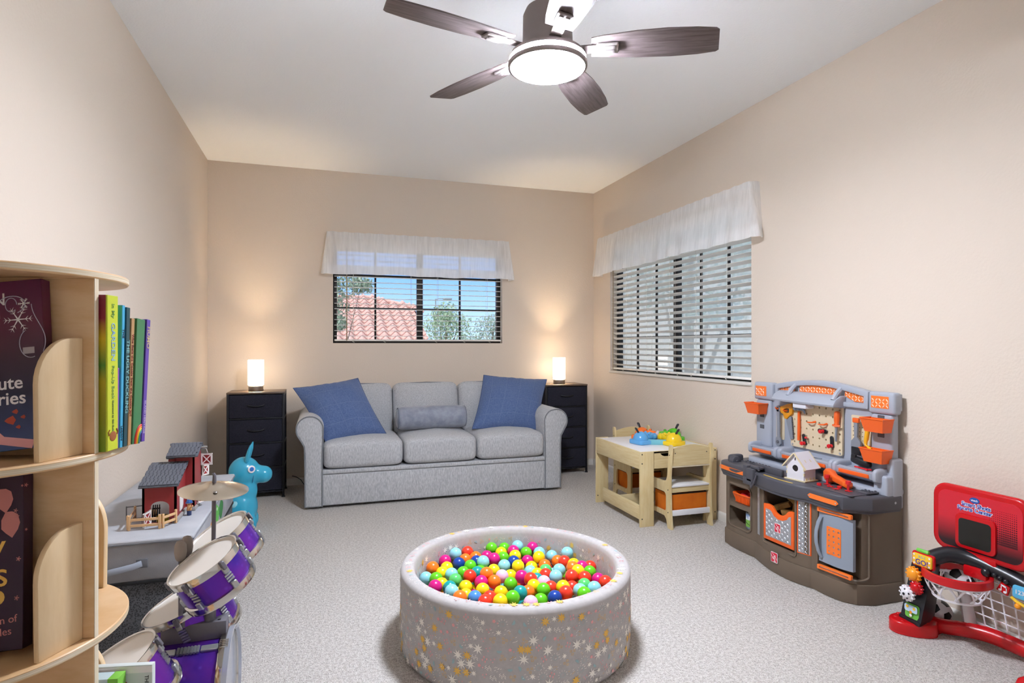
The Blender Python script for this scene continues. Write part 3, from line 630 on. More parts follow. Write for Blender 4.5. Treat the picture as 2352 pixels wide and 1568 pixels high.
BALLS = """G 0.781 2.723 0.242;G 0.843 2.717 0.237;L 0.906 2.701 0.246;M 0.971 2.670 0.242;Y 0.813 2.669 0.234;M 0.870 2.657 0.241;Y 0.860 2.601 0.238;G 0.927 2.637 0.233;L 0.986 2.616 0.234;Y 0.964 2.563 0.234;L 1.046 2.606 0.215;L 1.099 2.545 0.245;R 0.658 2.705 0.243;L 0.595 2.679 0.251;O 0.685 2.658 0.231;O 0.632 2.639 0.233;M 0.538 2.641 0.237;B 0.592 2.598 0.234;M 0.746 2.680 0.221;M 0.754 2.587 0.241;G 0.805 2.611 0.232;L 0.693 2.552 0.247;G 0.636 2.561 0.231;B 0.675 2.603 0.232;L 0.784 2.526 0.228;B 0.836 2.549 0.232;M 0.916 2.586 0.213;Y 0.838 2.492 0.232;O 0.468 2.569 0.240;Y 0.534 2.585 0.226;Y 0.501 2.524 0.229;L 0.533 2.478 0.237;L 0.427 2.502 0.224;G 0.462 2.458 0.234;Y 0.475 2.403 0.230;M 0.440 2.361 0.242;T 0.498 2.352 0.234;L 0.494 2.295 0.242;E 0.537 2.422 0.233;G 0.593 2.515 0.223;R 0.600 2.424 0.242;T 0.642 2.462 0.236;G 0.667 2.510 0.221;O 0.670 2.414 0.247;Y 0.726 2.497 0.224;P 0.738 2.410 0.230;M 0.634 2.365 0.235;O 0.690 2.364 0.230;Y 0.785 2.439 0.214;M 0.821 2.393 0.224;G 0.752 2.333 0.225;R 0.836 2.320 0.239;Y 0.916 2.531 0.204;L 0.892 2.481 0.205;O 0.973 2.511 0.213;E 0.956 2.456 0.212;R 0.926 2.378 0.225;L 0.948 2.316 0.238;O 1.052 2.550 0.210;R 1.064 2.496 0.225;L 1.003 2.410 0.225;Y 1.087 2.444 0.228;O 1.051 2.374 0.243;M 1.103 2.389 0.234;R 1.152 2.410 0.222;G 1.114 2.333 0.231;Y 1.052 2.319 0.248;R 1.007 2.285 0.244;R 1.059 2.266 0.238;M 1.125 2.273 0.220;R 1.130 2.217 0.230;E 1.034 2.216 0.230;L 0.992 2.168 0.232;L 1.054 2.164 0.235;Y 0.932 2.201 0.240;R 0.921 2.146 0.241;R 0.896 2.243 0.226;G 0.851 2.210 0.236;P 0.887 2.299 0.228;Y 0.829 2.264 0.233;O 0.790 2.223 0.229;T 0.746 2.191 0.246;G 0.703 2.154 0.247;Y 0.688 2.262 0.225;Y 0.625 2.310 0.225;Y 0.566 2.359 0.225;Y 0.552 2.297 0.217;A 0.576 2.245 0.227;R 0.635 2.240 0.221;R 0.603 2.193 0.229;Y 0.648 2.139 0.247;G 0.818 2.153 0.221;B 0.867 2.128 0.236;O 0.515 2.243 0.236;T 0.876 2.354 0.220;R 0.982 2.223 0.223;Y 0.907 2.428 0.211;G 0.985 2.112 0.242;P 0.766 2.125 0.231;L 0.426 2.226 0.165;M 0.433 2.287 0.165;M 0.426 2.343 0.165;M 0.429 2.400 0.165;G 0.434 2.457 0.165;T 0.489 2.114 0.165;Y 0.490 2.173 0.165;O 0.491 2.233 0.165;R 0.490 2.290 0.165;L 0.493 2.347 0.165;L 0.486 2.407 0.165;O 0.491 2.464 0.165;Y 0.494 2.521 0.165;G 0.491 2.582 0.165;O 0.541 2.055 0.165;O 0.547 2.112 0.165;G 0.550 2.175 0.165;T 0.548 2.232 0.165;G 0.547 2.289 0.161;T 0.550 2.346 0.165;L 0.550 2.407 0.165;Y 0.552 2.464 0.165;R 0.551 2.521 0.165;L 0.555 2.578 0.165;G 0.554 2.635 0.165;R 0.603 2.050 0.165;T 0.606 2.110 0.165;Y 0.607 2.167 0.165;T 0.605 2.227 0.165;Y 0.607 2.284 0.165;O 0.607 2.346 0.165;M 0.607 2.403 0.165;Y 0.609 2.460 0.165;T 0.611 2.517 0.165;L 0.612 2.580 0.165;O 0.610 2.644 0.165;L 0.668 1.999 0.165;R 0.660 2.055 0.165;M 0.663 2.112 0.165;O 0.663 2.174 0.165;Y 0.662 2.231 0.165;M 0.664 2.291 0.165;M 0.670 2.347 0.165;M 0.664 2.404 0.165;L 0.666 2.461 0.165;Y 0.667 2.517 0.157;Y 0.669 2.578 0.165;G 0.668 2.635 0.165;R 0.666 2.692 0.165;T 0.725 1.992 0.165;Y 0.722 2.056 0.165;O 0.724 2.113 0.165;T 0.720 2.172 0.165;L 0.719 2.230 0.165;M 0.720 2.287 0.165;M 0.727 2.344 0.165;R 0.721 2.401 0.165;L 0.723 2.458 0.165;Y 0.724 2.526 0.165;M 0.726 2.583 0.165;G 0.725 2.643 0.165;O 0.725 2.700 0.165;L 0.784 1.994 0.165;G 0.779 2.053 0.165;M 0.781 2.114 0.165;G 0.778 2.171 0.165;L 0.783 2.227 0.165;T 0.777 2.284 0.165;L 0.784 2.341 0.165;Y 0.778 2.404 0.165;L 0.780 2.461 0.162;L 0.780 2.518 0.165;G 0.783 2.575 0.165;T 0.781 2.632 0.165;T 0.781 2.689 0.165;G 0.840 2.001 0.165;M 0.835 2.058 0.165;Y 0.841 2.115 0.165;M 0.843 2.172 0.165;R 0.840 2.234 0.165;G 0.834 2.290 0.165;R 0.841 2.347 0.165;M 0.841 2.404 0.165;O 0.837 2.461 0.165;L 0.837 2.522 0.165;R 0.840 2.579 0.165;G 0.838 2.636 0.165;T 0.842 2.693 0.165;Y 0.897 2.000 0.165;Y 0.894 2.057 0.165;R 0.898 2.114 0.165;T 0.900 2.177 0.165;O 0.897 2.234 0.165;Y 0.891 2.291 0.165;T 0.900 2.349 0.165;T 0.898 2.406 0.158;O 0.900 2.464 0.151;R 0.893 2.522 0.153;G 0.898 2.579 0.159;M 0.899 2.637 0.165;Y 0.902 2.694 0.165;Y 0.951 2.056 0.165;T 0.961 2.115 0.165;O 0.957 2.172 0.165;R 0.954 2.233 0.165;L 0.948 2.291 0.165;Y 0.957 2.347 0.165;L 0.955 2.404 0.165;R 0.957 2.462 0.155;M 0.951 2.519 0.161;R 0.956 2.575 0.165;G 0.956 2.639 0.165;O 1.017 2.048 0.165;R 1.018 2.113 0.165;L 1.014 2.173 0.165;L 1.012 2.233 0.160;Y 1.008 2.291 0.165;Y 1.014 2.348 0.165;O 1.017 2.406 0.165;M 1.013 2.463 0.165;L 1.013 2.520 0.165;R 1.013 2.582 0.165;L 1.075 2.113 0.165;G 1.073 2.175 0.165;R 1.069 2.232 0.165;G 1.070 2.289 0.165;R 1.071 2.346 0.165;L 1.074 2.405 0.165;G 1.070 2.462 0.165;Y 1.071 2.526 0.162;L 1.137 2.226 0.165;G 1.127 2.283 0.164;R 1.130 2.344 0.165;R 1.134 2.401 0.165;G 1.135 2.461 0.165"""
NVIS = 99
bl = [(q.split()[0], *map(float, q.split()[1:])) for q in BALLS.split(';')]
bmesh_ = {}
for k, (h, nm) in ball_hex.items():
    bmesh_[k] = MB().ball((0, 0, 0), .0283, 28, 16).mesh('play_ball_'+nm.replace(' ', '_'), mat('ball_'+nm.replace(' ', '_'), h, .28, spec=.5))
def zone(x, y):
    dx, dy = x-PX, y-PY; c_, s_ = math.cos(R(18)), math.sin(R(18)); a, b = dx*c_-dy*s_, dx*s_+dy*c_
    row = 'back' if b > .14 else 'front' if b < -.14 else 'middle'
    colm = 'left' if a < -.16 else 'right' if a > .16 else 'centre'
    return ('centre' if row == 'middle' and colm == 'centre' else (row+' '+colm if row != 'middle' and colm != 'centre' else (row if colm == 'centre' else 'middle '+colm))), math.hypot(dx, dy) > .33
for i, (k, x, y, z) in enumerate(bl):
    o = bpy.data.objects.new('play_ball', bmesh_[k]); COL.objects.link(o); o.location = (x, y, z)
    nm = ball_hex[k][1]
    if i < NVIS:
        near = sorted((math.dist((x, y, z), q[1:]), ball_hex[q[0]][1]) for j, q in enumerate(bl[:NVIS]) if j != i)[:2]
        zn, rim = zone(x, y); n1, n2 = near[0][1], near[1][1]
        pair = 'two %s balls' % n1 if n1 == n2 else '%s and %s balls' % (n1, n2)
        lb = '%s play ball by %s, pit %s%s' % (nm, pair, zn, ' rim' if rim else '')
    else:
        near = sorted((math.dist((x, y, z), q[1:]), ball_hex[q[0]][1]) for q in bl[:NVIS])[:2]; n1, n2 = near[0][1], near[1][1]
        pair = 'two %s balls' % n1 if n1 == n2 else '%s and %s balls' % (n1, n2)
        lb = '%s play ball hidden under %s, pit %s%s' % (nm, pair, zone(x, y)[0], ' rim' if zone(x, y)[1] else '')
    tag(o, lb, 'ball', 'play balls in the ball pit')
# ---------------------------------------------------------------- activity table, chairs, bins, game
birch = wood('toddler_birch', 'd2bc89', 'dccb9e', (10, 10, 1.4), .5, 5); birch_h = wood('toddler_birch_level', 'd2bc89', 'dccb9e', (1.4, 1.4, 14), .5, 5)
birch_e = mat('birch_edge', 'e3d8bd', .55); lam_m = mat('white_laminate', 'e6e6e8', .35); scr_d = mat('screw_dark', '4c4a48', .4, .7)
tb_ = thing('activity_table', 'small birch toddler table with white top and panel legs', 'table', (2.03, 3.475, 0))
TW, TD, TH = .605, .675, .503
MB().box(.012, .012, TH-.016, TW-.012, TD-.012, TH-.004, .001).build('table_top', lam_m, tb_)
MB().box(0, .015, .386, .014, TD-.015, TH, .002).build('side_apron', birch_h, tb_); MB().box(TW-.014, .015, .386, TW, TD-.015, TH, .002).build('side_apron', birch_h, tb_)
MB().box(.115, TD-.02, .40, TW-.115, TD-.006, TH-.004, .002).build('back_apron', birch_h, tb_)
for x in (0, TW-.104):
    for y in (0, TD-.015):
        l = MB().box(x+.054 if x and y else x, y, 0, x+.104, y+.015, TH, .002).build('leg', birch, tb_)
        for z in (.487, .425, .055): MB().cyl((x+(.014 if x == 0 else .09), y-.0015, z), (x+(.014 if x == 0 else .09), y+.001, z), .0045, n=10).build('screw', scr_d, l)
MB().box(.104, .012, TH-.018, TW-.104, .03, TH-.003, .001).build('front_rail', birch_h, tb_)
dw = MB().holed([(.107, .384), (TW-.107, .384), (TW-.107, .484), (.107, .484)], [], .013, TM(0, .024, 0) @ XZ)
cut = [(.16, .484), (.175, .470), (.20, .462), (.40, .462), (.425, .470), (.44, .484)]
dw = MB().prism([(.107, .384), (TW-.107, .384), (TW-.107, .484)] + [(x, z) for x, z in reversed(cut)] + [(.107, .484)], .013, 0, 2, TM(0, .024, 0) @ XZ)
d_o = dw.build('drawer', birch_h, tb_)
db = MB(); db.box(.12, .024, .386, TW-.12, .30, .392); db.box(.12, .024, .392, .126, .30, .46); db.box(TW-.126, .024, .392, TW-.12, .30, .46); db.box(.12, .294, .392, TW-.12, .30, .46); db.build('drawer_box', mat('drawer_dark', '17181d', .8), d_o)
for x in (.012, TW-.026):
    MB().box(x, .02, .043, x+.014, TD-.10, .138, .002).build('low_stretcher', birch_h, tb_)
MB().box(.026, .37, .045, TW-.026, .382, .125, .002).build('tray_divider', birch_h, tb_)
MB().box(.026, .385, .045, TW-.026, TD-.11, .055).build('tray_floor', birch_h, tb_)
ch = None
chair_m = birch
def make_chair(label, loc, rz):
    """local: backrest at y=0, seat runs towards +y, x from 0 to .325"""
    o = thing('toddler_chair', label, 'chair', loc, rz, 'toddler chairs at the activity table')
    out = [(-.012, 0), (.035, 0), (.052, .055), (.075, .075), (.225, .075), (.235, .055), (.245, 0), (.285, 0), (.282, .12), (.285, .27), (.275, .298), (.25, .305), (.085, .305), (.055, .315), (.04, .35), (.022, .545), (.012, .558), (-.004, .558), (-.012, .545), (.008, .35), (.008, .28), (.002, .12)]
    hole = rrect(.055, .105, .23, .235, .028)
    for x in (0, .311): 
        s = MB().holed(out, [hole], .014, TM(x, 0, 0) @ YZ).build('side_panel', birch, o)
        for y, z in ((.012, .49), (.03, .255), (.03, .105)): MB().cyl((x-.0015 if x == 0 else x+.012, y, z), (x+.001 if x == 0 else x+.0155, y, z), .0042, n=8).build('screw', scr_d, s)
    arc = [(.014, .415), (.311, .415), (.311, .528)]+[(.311-.297*i/10, .528+.026*math.sin(PI*i/10)) for i in range(1, 10)]+[(.014, .528)]
    bk = MB().prism(arc, .012, .001, 1, TM(0, .018, 0) @ XZ).build('backrest', birch_h, o)
    MB().box(.014, .008, .405, .311, .03, .417, .001).build('back_rail', birch_e, o)
    MB().box(.014, .012, .272, .311, .262, .284, .002).build('seat', lam_m, o)
    MB().box(.014, .018, .236, .311, .030, .272, .001).build('seat_apron', birch_h, o); MB().box(.014, .24, .236, .311, .252, .272, .001).build('seat_apron', birch_h, o)
    MB().box(.014, .004, .085, .311, .016, .122, .002).build('low_rail', lam_m, o); MB().box(.014, .255, .085, .311, .267, .122, .002).build('low_rail', lam_m, o)
    MB().box(.014, .02, .086, .311, .25, .094).build('bin_shelf', birch_h, o)
    for x in (.04, .285): MB().cyl((x, .005, .5 if x < 1 else .5), (x, .0075, .5), .004, n=8).build('screw', scr_d, bk)
    return o
make_chair('birch toddler chair with white seat turned away in front of the table', (2.198, 3.375, 0), 0)
make_chair('birch toddler chair behind the table by the window corner', (2.575, 4.275, 0), 180)
orange_f = mat('orange_fabric', 'c9671c', .9, spec=.2, var=(8, 'd4731f', 3), bump=(240, .3, .001))
def fbin(label, loc, rz):
    o = thing('fabric_bin', label, 'storage bin', loc, rz, 'orange bins inside the toddler chairs')
    b = MB(); b.holed(rrect(0, 0, .28, .20, .008, 3), [rrect(.006, .006, .274, .194, .006, 3)], .128); b.build('bin_wall', orange_f, o)
    MB().box(.006, .006, 0, .274, .194, .004).build('bin_floor', orange_f, o)
    MB().holed(rrect(-.001, -.001, .281, .201, .008, 3), [rrect(.004, .004, .276, .196, .006, 3)], .006, TM(0, 0, .126)).build('rim_binding', mat('bin_binding', '3a2a1c', .9), o)
fbin('orange fabric bin inside the front toddler chair', (2.198+.0225, 3.375+.028, .095), 0)
fbin('orange fabric bin inside the rear toddler chair', (2.575-.0225, 4.275-.028, .095), 180)
# board game with four animal heads around a tray
GX, GY, GZ = 2.385, 3.835, TH-.004
gm = thing('marble_game', 'plastic marble game with four animal heads around a turquoise tray', 'board game', (GX, GY, GZ), 12)
turq = mat('tray_turquoise', '74bcc9', .35); 
MB().holed([(.155*math.cos(R(a)), .155*math.sin(R(a))) for a in (22, 68, 112, 158, 202, 248, 292, 338)], [[(.12*math.cos(R(a)), .12*math.sin(R(a))) for a in (22, 68, 112, 158, 202, 248, 292, 338)]], .036, None, 0, .003).build('tray_rim', turq, gm)
MB().lathe([(0, .004), (.10, .004), (.125, .016), (.125, 0), (0, 0)], 8, TM(0, 0, 0, 0, 0, 22.5)).build('tray_floor', mat('tray_aqua', '8ad0d6', .35), gm)
lever_m = mat('game_lever_black', '1c1d26', .4)
for a, h, nm in ((180, '5aa5dc', 'blue'), (270, 'f4cf17', 'yellow'), (0, '5bbf22', 'green'), (90, 'f5792d', 'orange')):
    m = mat('animal_'+nm, h, .25, spec=.6); X_ = TM(0, 0, 0, 0, 0, a)
    hp = MB(); hp.X = X_
    hp.prism(rrect(.085, -.072, .225, .072, .03), .03, .006, 2, TM(0, 0, .001))
    hp.ball((.165, 0, .028), (.056, .058, .062), 20, 12)
    b_ = hp.build('animal_body', m, gm, 50, label=nm+' animal with a black lever')
    hd = MB(); hd.X = X_; hd.sup((.085, 0, .052), (.075, .068, .045), .5); hd.sup((.055, 0, .046), (.045, .08, .04), .5); hd.ball((.098, .022, .074), .011, 10, 6); hd.ball((.098, -.022, .074), .011, 10, 6); hd.ball((.113, .03, .07), .008, 8, 6); hd.ball((.113, -.03, .07), .008, 8, 6); hd.ball((.045, .018, .066), .007, 8, 6); hd.ball((.045, -.018, .066), .007, 8, 6)
    hd.build('animal_head', m, b_, 50)
    lv = MB(); lv.X = X_; lv.tube([(.178, 0, .06), (.192, 0, .09), (.208, 0, .112), (.214, 0, .118)], [.009, .010, .012, .009], 8, flat=(1, .6)); lv.build('lever', lever_m, b_)
    ey = MB(); ey.X = X_; ey.ball((.091, .024, .079), .004, 8, 5); ey.ball((.091, -.024, .079), .004, 8, 5); ey.build('eye', lever_m, b_)
bag = MB(); rb = random.Random(4)
bag.grid(lambda u, v: (.075*(2*u-1), .06*(2*v-1), .012+.045*math.sin(PI*u)**.6*math.sin(PI*v)**.6*(1+.25*math.sin(9*u+4*v)+.2*math.sin(17*v-6*u))), 22, 18)
one(bag, 'marble_bag', mat('clear_bag', 'e9dfe4', .2, spec=.7, var=(25, 'd98f9f', 3), alpha=.75), 'crumpled clear bag of marbles in the middle of the game', 'bag', (GX+.03, GY+.03, GZ+.006), 20)
# ---------------------------------------------------------------- toy workbench on the right wall (local: x to the right, -y into the room)
BX, BY = 2.638, 2.58
BM = TM(BX, BY, 0, 0, 0, -90)
def bw(x, y, z): return tuple(BM @ Vector((x, y, z)))
brown = mat('bench_brown', '6b5d4e', .5, bump=(400, .25, .0008)); grey_l = mat('bench_light_grey', 'a7adb9', .42, bump=(300, .12, .0006)); grey_d = mat('bench_dark_grey', '4b4b52', .45, bump=(300, .15, .0006))
org = mat('bench_orange', 'ee6420', .38); org_l = mat('label_orange', 'f47a2c', .35); silver = mat('tread_silver', 'b9bcc2', .3, .6); greyp = mat('door_grey', '8d98a6', .4); cream = mat('peg_cream', 'd9c8a8', .5); red = mat('toy_red', 'd8222a', .3); black = mat('toy_black', '191a1e', .4)
def cut(name, base, mats, cutters, parent, ang=35):
    """difference of mesh builders, evaluated to a plain mesh"""
    o = base.build(name, mats, None, ang); cs = []
    for i, c in enumerate(cutters):
        k = c.build('cutter', mats if not isinstance(mats, list) else mats[0]); cs.append(k)
        md = o.modifiers.new('b%d' % i, 'BOOLEAN'); md.operation = 'DIFFERENCE'; md.solver = 'EXACT'; md.object = k
    bpy.context.view_layer.update()
    me = bpy.data.meshes.new_from_object(o.evaluated_get(bpy.context.evaluated_depsgraph_get()))
    o.modifiers.clear(); old = o.data; o.data = me; bpy.data.meshes.remove(old)
    for k in cs: d = k.data; bpy.data.objects.remove(k); bpy.data.meshes.remove(d)
    me.polygons.foreach_set('use_smooth', [True]*len(me.polygons)); me.set_sharp_from_angle(angle=R(ang))
    o.parent = parent; return o
def tread(x0, z0, x1, z1, y, pitch=.018, keep=None):
    """raised lozenges of tread plate on the plane facing -y"""
    mb = MB(); i = 0; z = z0+pitch*.5; L, w, h = pitch*.52, pitch*.16, pitch*.14
    while z < z1-pitch*.3:
        x = x0+pitch*.5; j = 0
        while x < x1-pitch*.3:
            if keep is None or keep(x, z):
                a = R(45 if (i+j) % 2 else -45); c, s = math.cos(a), math.sin(a)
                P_ = [(-L, 0), (-L*.4, -w), (L*.4, -w), (L, 0), (L*.4, w), (-L*.4, w)]
                mb.add([(x+px*c-py*s, y, z+px*s+py*c) for px, py in P_]+[(x-L*.4*c, y-h, z-L*.4*s), (x+L*.4*c, y-h, z+L*.4*s)], [(0, 1, 6), (1, 2, 7, 6), (2, 3, 7), (3, 4, 7), (4, 5, 6, 7), (5, 0, 6)])
            x += pitch; j += 1
        z += pitch*.8; i += 1
    return mb
wbn = thing('toy_workbench', 'brown and grey toy workbench with pegboard against the right wall', 'toy workbench', (BX, BY, 0), -90)
def sm(pts, k=6):
    """Catmull-Rom through the points"""
    o = []
    for i in range(len(pts)-1):
        p0, p1, p2, p3 = pts[max(i-1, 0)], pts[i], pts[i+1], pts[min(i+2, len(pts)-1)]
        for j in range(k):
            t = j/k; o.append(tuple(.5*((2*b)+(-a+c)*t+(2*a-5*b+4*c-d)*t*t+(-a+3*b-3*c+d)*t**3) for a, b, c, d in zip(p0, p1, p2, p3)))
    return o+[pts[-1]]
front = [(-.484, -.240)] + [(-.476, -.25)] + sm([(-.40, -.268), (-.325, -.273), (-.205, -.268)], 4) + sm([(-.192, -.270), (-.13, -.290), (-.04, -.316), (.047, -.327), (.13, -.324), (.215, -.305), (.236, -.294)], 5) + sm([(.25, -.291), (.31, -.294), (.37, -.288), (.42, -.272), (.452, -.244)], 4) + [(.484, -.17)]
def foot(off=0): return [(x+off*(1 if x > .45 else -1 if x < -.47 else 0), y-off) for x, y in front] + [(.484+off, 0), (-.484-off, 0)]
lower = MB().prism(foot(.006)[::-1], .095, .006, 2, TM(0, 0, 0)); lower.build('plinth', brown, wbn, 30)
body = MB().prism(foot(0)[::-1], .350, .004, 1, TM(0, 0, .092))
cub1 = MB().prism(rrect(-.428, .272, -.235, .376, .022), .26, 0, 2, TM(0, -.10, 0) @ XZ); cub2 = MB().prism(rrect(-.434, .138, -.241, .248, .022), .26, 0, 2, TM(0, -.10, 0) @ XZ)
cen = MB().prism(rrect(-.085, .145, .150, .435, .012), .26, 0, 2, TM(0, -.10, 0) @ XZ); dor = MB().prism(rrect(.275, .120, .468, .436, .02), .26, 0, 2, TM(0, -.225, 0) @ XZ)
cut('cabinet', body, brown, [cub1, cub2, cen, dor], wbn)
def rim(x0, z0, x1, z1, r, y, t=.008):
    return MB().tube([(x, y, z) for x, z in rrect(x0, z0, x1, z1, r, 4)], t*.7, 6, closed=True)
def yfront(x):
    for a, b in zip(front, front[1:]):
        if a[0] <= x <= b[0]: return a[1]+(b[1]-a[1])*(x-a[0])/(b[0]-a[0]+1e-9)
    return -.25
for x0, z0, x1, z1 in ((-.436, .130, -.230, .384),):
    MB().tube([(x, yfront(x)-.001, z) for x, z in rrect(x0, z0, x1, z1, .03, 4)], .006, 6, closed=True).build('cubby_rim', brown, wbn)
MB().tube([(x, yfront(x)-.001, z) for x, z in rrect(-.094, .134, .158, .432, .016, 8)[:]], .006, 6, closed=True).build('bin_bay_rim', brown, wbn)
MB().tube([(x, yfront(x)-.001, z) for x, z in rrect(.268, .112, .474, .436, .022, 8)], .006, 6, closed=True).build('door_bay_rim', brown, wbn)
# tilting orange bin front
bo_ = [(-.078, .158), (.142, .158), (.142, .352), (.118, .356), (.098, .348), (.085, .332), (.060, .316), (.032, .314), (.012, .322), (-.004, .338), (-.016, .350), (-.040, .354), (-.078, .350)]
bn = MB().prism(bo_, .018, .006, 2, TM(0, -.300, 0) @ XZ).build('bin_front', org, wbn)
pl = [(-.058, .180), (.124, .180), (.124, .328), (.108, .322), (.096, .305), (.066, .291), (.030, .289), (.002, .300), (-.016, .320), (-.030, .326), (-.058, .326)]
pt_ = MB().prism(pl, .0015, 0, 1, TM(0, -.318, 0) @ XZ)
def inpl(x, z): return -.052 < x < .118 and .185 < z and z < (.318 if (x < -.02 or x > .108) else .283) and not (abs(x-.031) < .024 and abs(z-.243) < .032)
tp = tread(-.058, .180, .124, .326, -.3195, .019, inpl); tp.add(pt_.v, pt_.f); tp.build('tread_plate', silver, bn)
bb = MB(); bb.box(-.07, -.29, .15, .135, -.115, .16); bb.box(-.07, -.125, .15, .135, -.115, .40); bb.build('bin_tray', brown, wbn)
def logo(x, z, y, s, parent):
    """square badge: white rim, red field, slanting white band with lettering and a figure eight"""
    MB().prism(rrect(x-s, z-s*1.12, x+s, z+s*1.12, s*.2), .0016, 0, 1, TM(0, y, 0) @ XZ).build('badge_rim', mat('badge_white', 'f0eeee', .3), parent)
    f = MB().prism(rrect(x-s*.9, z-s*1.02, x+s*.9, z+s*1.02, s*.16), .0006, 0, 1, TM(0, y-.0014, 0) @ XZ).build('badge_field', mat('badge_red', 'd3203c', .3), parent)
    w = MB(); M = TM(x, y-.0021, z) @ XZ @ TM(0, 0, 0, 0, 0, -42)
    w.box(-s*1.1, -s*.36, -.0002, s*1.1, -s*.28, .0002, M=M); w.box(-s*1.1, s*.28, -.0002, s*1.1, s*.36, .0002, M=M); w.text('STEP', s*.62, TM(x, y-.0021, z) @ XZ @ TM(0, 0, 0, 0, 0, 42), .0002)
    w.text('2', s*1.2, TM(x+s*.1, y-.0021, z-s*.62) @ XZ, .0002)
    w.build('badge_lettering', MC['badge_white'], parent)
logo(.031, .243, -.3196, .022, bn)
logo(.027, .088, -.337, .024, wbn)
for x0, z0, x1, z1, nm in ((-.166, .150, -.140, .42, 0), (.170, .163, .232, .43, 1)):
    y = -.300 if nm else -.279
    tl_ = 0 if nm else 0
    p = tread(x0+.003, z0, x1-.003, z1, -.004, .016 if nm else .012); p.box(x0, -.004, z0, x1, .006, z1); p.v = [(x_, y_+yfront(x_)+.002, z_) for x_, y_, z_ in p.v]; p.build('tread_strip', silver, wbn)
    if nm:
        bd_ = MB().holed(rect(x0-.003, z0-.003, x1+.003, z1+.003), [rect(x0+.001, z0+.001, x1-.001, z1-.001)], .005, XZ); bd_.v = [(x_, y_+yfront(x_)+.001, z_) for x_, y_, z_ in bd_.v]; bd_.build('strip_border', org, wbn)
# swing door with handle, perforated orange panel and slotted trims
def door_pts(z0, z1, x0=.284, x1=.458): return [(x0, z0), (x1, z0), (x1, z1), (x0, z1)]
dr_ = MB()
def dsurf(x): return -.297+.030*max(0, (x-.36)/.1)**2*.8
dr_.grid(lambda u, v: (.284+.174*u, dsurf(.284+.174*u), .158+.242*v), 10, 2); dr_.grid(lambda u, v: (.284+.174*u, dsurf(.284+.174*u)+.016, .158+.242*(1-v)), 10, 2)
dr_.add([(x, dsurf(x)+dy, z) for z in (.158, .400) for x in (.284, .458) for dy in (0, .016)], [(0, 1, 5, 4), (2, 3, 7, 6)])
dro = dr_.build('door', greyp, wbn)
holes = [(.334+.026*i+.012, .222+.026*j) for i in range(3) for j in range(5)]
hp_ = MB().holed(rrect(.331, .208, .408, .342, .004, 2), [circ(x, z, .0052, 10) for x, z in holes], .002, XZ)
hp_.v = [(x, y+dsurf(x)-.0005, z) for x, y, z in hp_.v]; hp_.build('perforated_panel', org_l, dro)
hb = MB().box(.335, -.2955, .212, .404, -.294, .338); hb.v = [(x, dsurf(x)-.0003, z) if y < -.2945 else (x, dsurf(x), z) for x, y, z in hb.v]; hb.build('panel_backing', black, dro)
MB().tube([(.300, -.300, .18), (.294, -.312, .21), (.291, -.322, .25), (.291, -.324, .28), (.291, -.322, .31), (.294, -.312, .35), (.300, -.300, .38)], .010, 10, flat=(.7, 1.0)).build('handle', greyp, dro)
for z in (.414, .132):
    y0 = -.300
    t_ = MB().holed(rrect(.284, z-.011, .458, z+.011, .004, 2), [rrect(.294, z-.004, .448, z+.004, .003, 2)], .012, XZ); t_.v = [(x, y+dsurf(x)-.001, zz) for x, y, zz in t_.v]; t_.build('door_trim', org_l, wbn)
    t_ = MB().prism(rrect(.290, z-.005, .452, z+.005, .003, 2), .006, 0, 1, XZ); t_.v = [(x, y+dsurf(x)-.001, zz) for x, y, zz in t_.v]; t_.build('trim_slot', silver, wbn)
# countertop
ct = [(-.506, -.02), (-.506, -.245), (-.492, -.276), (-.46, -.296), (-.36, -.304), (-.205, -.302)] + sm([(-.19, -.312), (-.12, -.332), (-.03, -.352), (.05, -.359), (.13, -.354), (.20, -.338)], 4) + [(.222, -.326), (.25, -.322), (.33, -.327), (.40, -.318), (.43, -.305), (.497, -.20), (.499, -.02)]
MB().prism(ct, .072, .012, 3, TM(0, 0, .438)).build('countertop', grey_d, wbn, 30)
MB().prism([(x*.985, y*.985) for x, y in ct], .014, .004, 2, TM(0, 0, .428)).build('counter_lip', grey_d, wbn, 30)
MB().prism(rrect(.22, -.285, .455, -.10, .012, 3), .006, .002, 1, TM(0, 0, .509)).build('work_mat', grey_d, wbn)
MB().prism([(-.06, -.334), (.05, -.345), (.15, -.338), (.15, -.330), (.05, -.336), (-.06, -.326)], .002, 0, 1, TM(0, 0, .5095)).build('yellow_rule', mat('rule_yellow', 'd9b84f', .4), wbn)
def strip(x0, z0, x1, z1, w, ys, nm='label_strip'):
    n = 14; mid = []
    def pt(t, dz): x = x0+(x1-x0)*t; z = z0+(z1-z0)*t; return (x, ys(t), z+dz)
    b = MB(); ol = []
    for t in [i/n for i in range(n+1)]: ol.append(pt(t, -w*math.sqrt(max(0, 1-max(0, (abs(2*t-1)-.88)/.12)**2))))
    for t in [1-i/n for i in range(n+1)]: ol.append(pt(t, w*math.sqrt(max(0, 1-max(0, (abs(2*t-1)-.88)/.12)**2))))
    b.add(ol+[(x, y+.004, z) for x, y, z in ol], [list(range(len(ol)))]+[(i, (i+1) % len(ol), len(ol)+(i+1) % len(ol), len(ol)+i) for i in range(len(ol))])
    o = b.build(nm, org_l, wbn)
    for t in (.07, .93):
        p = pt(t, 0); MB().cyl((p[0], p[1]-.0015, p[2]), (p[0], p[1]+.001, p[2]), .0038, n=10).build('strip_screw', silver, o)
strip(-.475, .478, -.235, .472, .0115, lambda t: -.3015-.006*math.sin(PI*t)); strip(.245, .474, .425, .473, .0115, lambda t: -.3315-.001*math.sin(PI*t)+.006*max(0, t-.6))
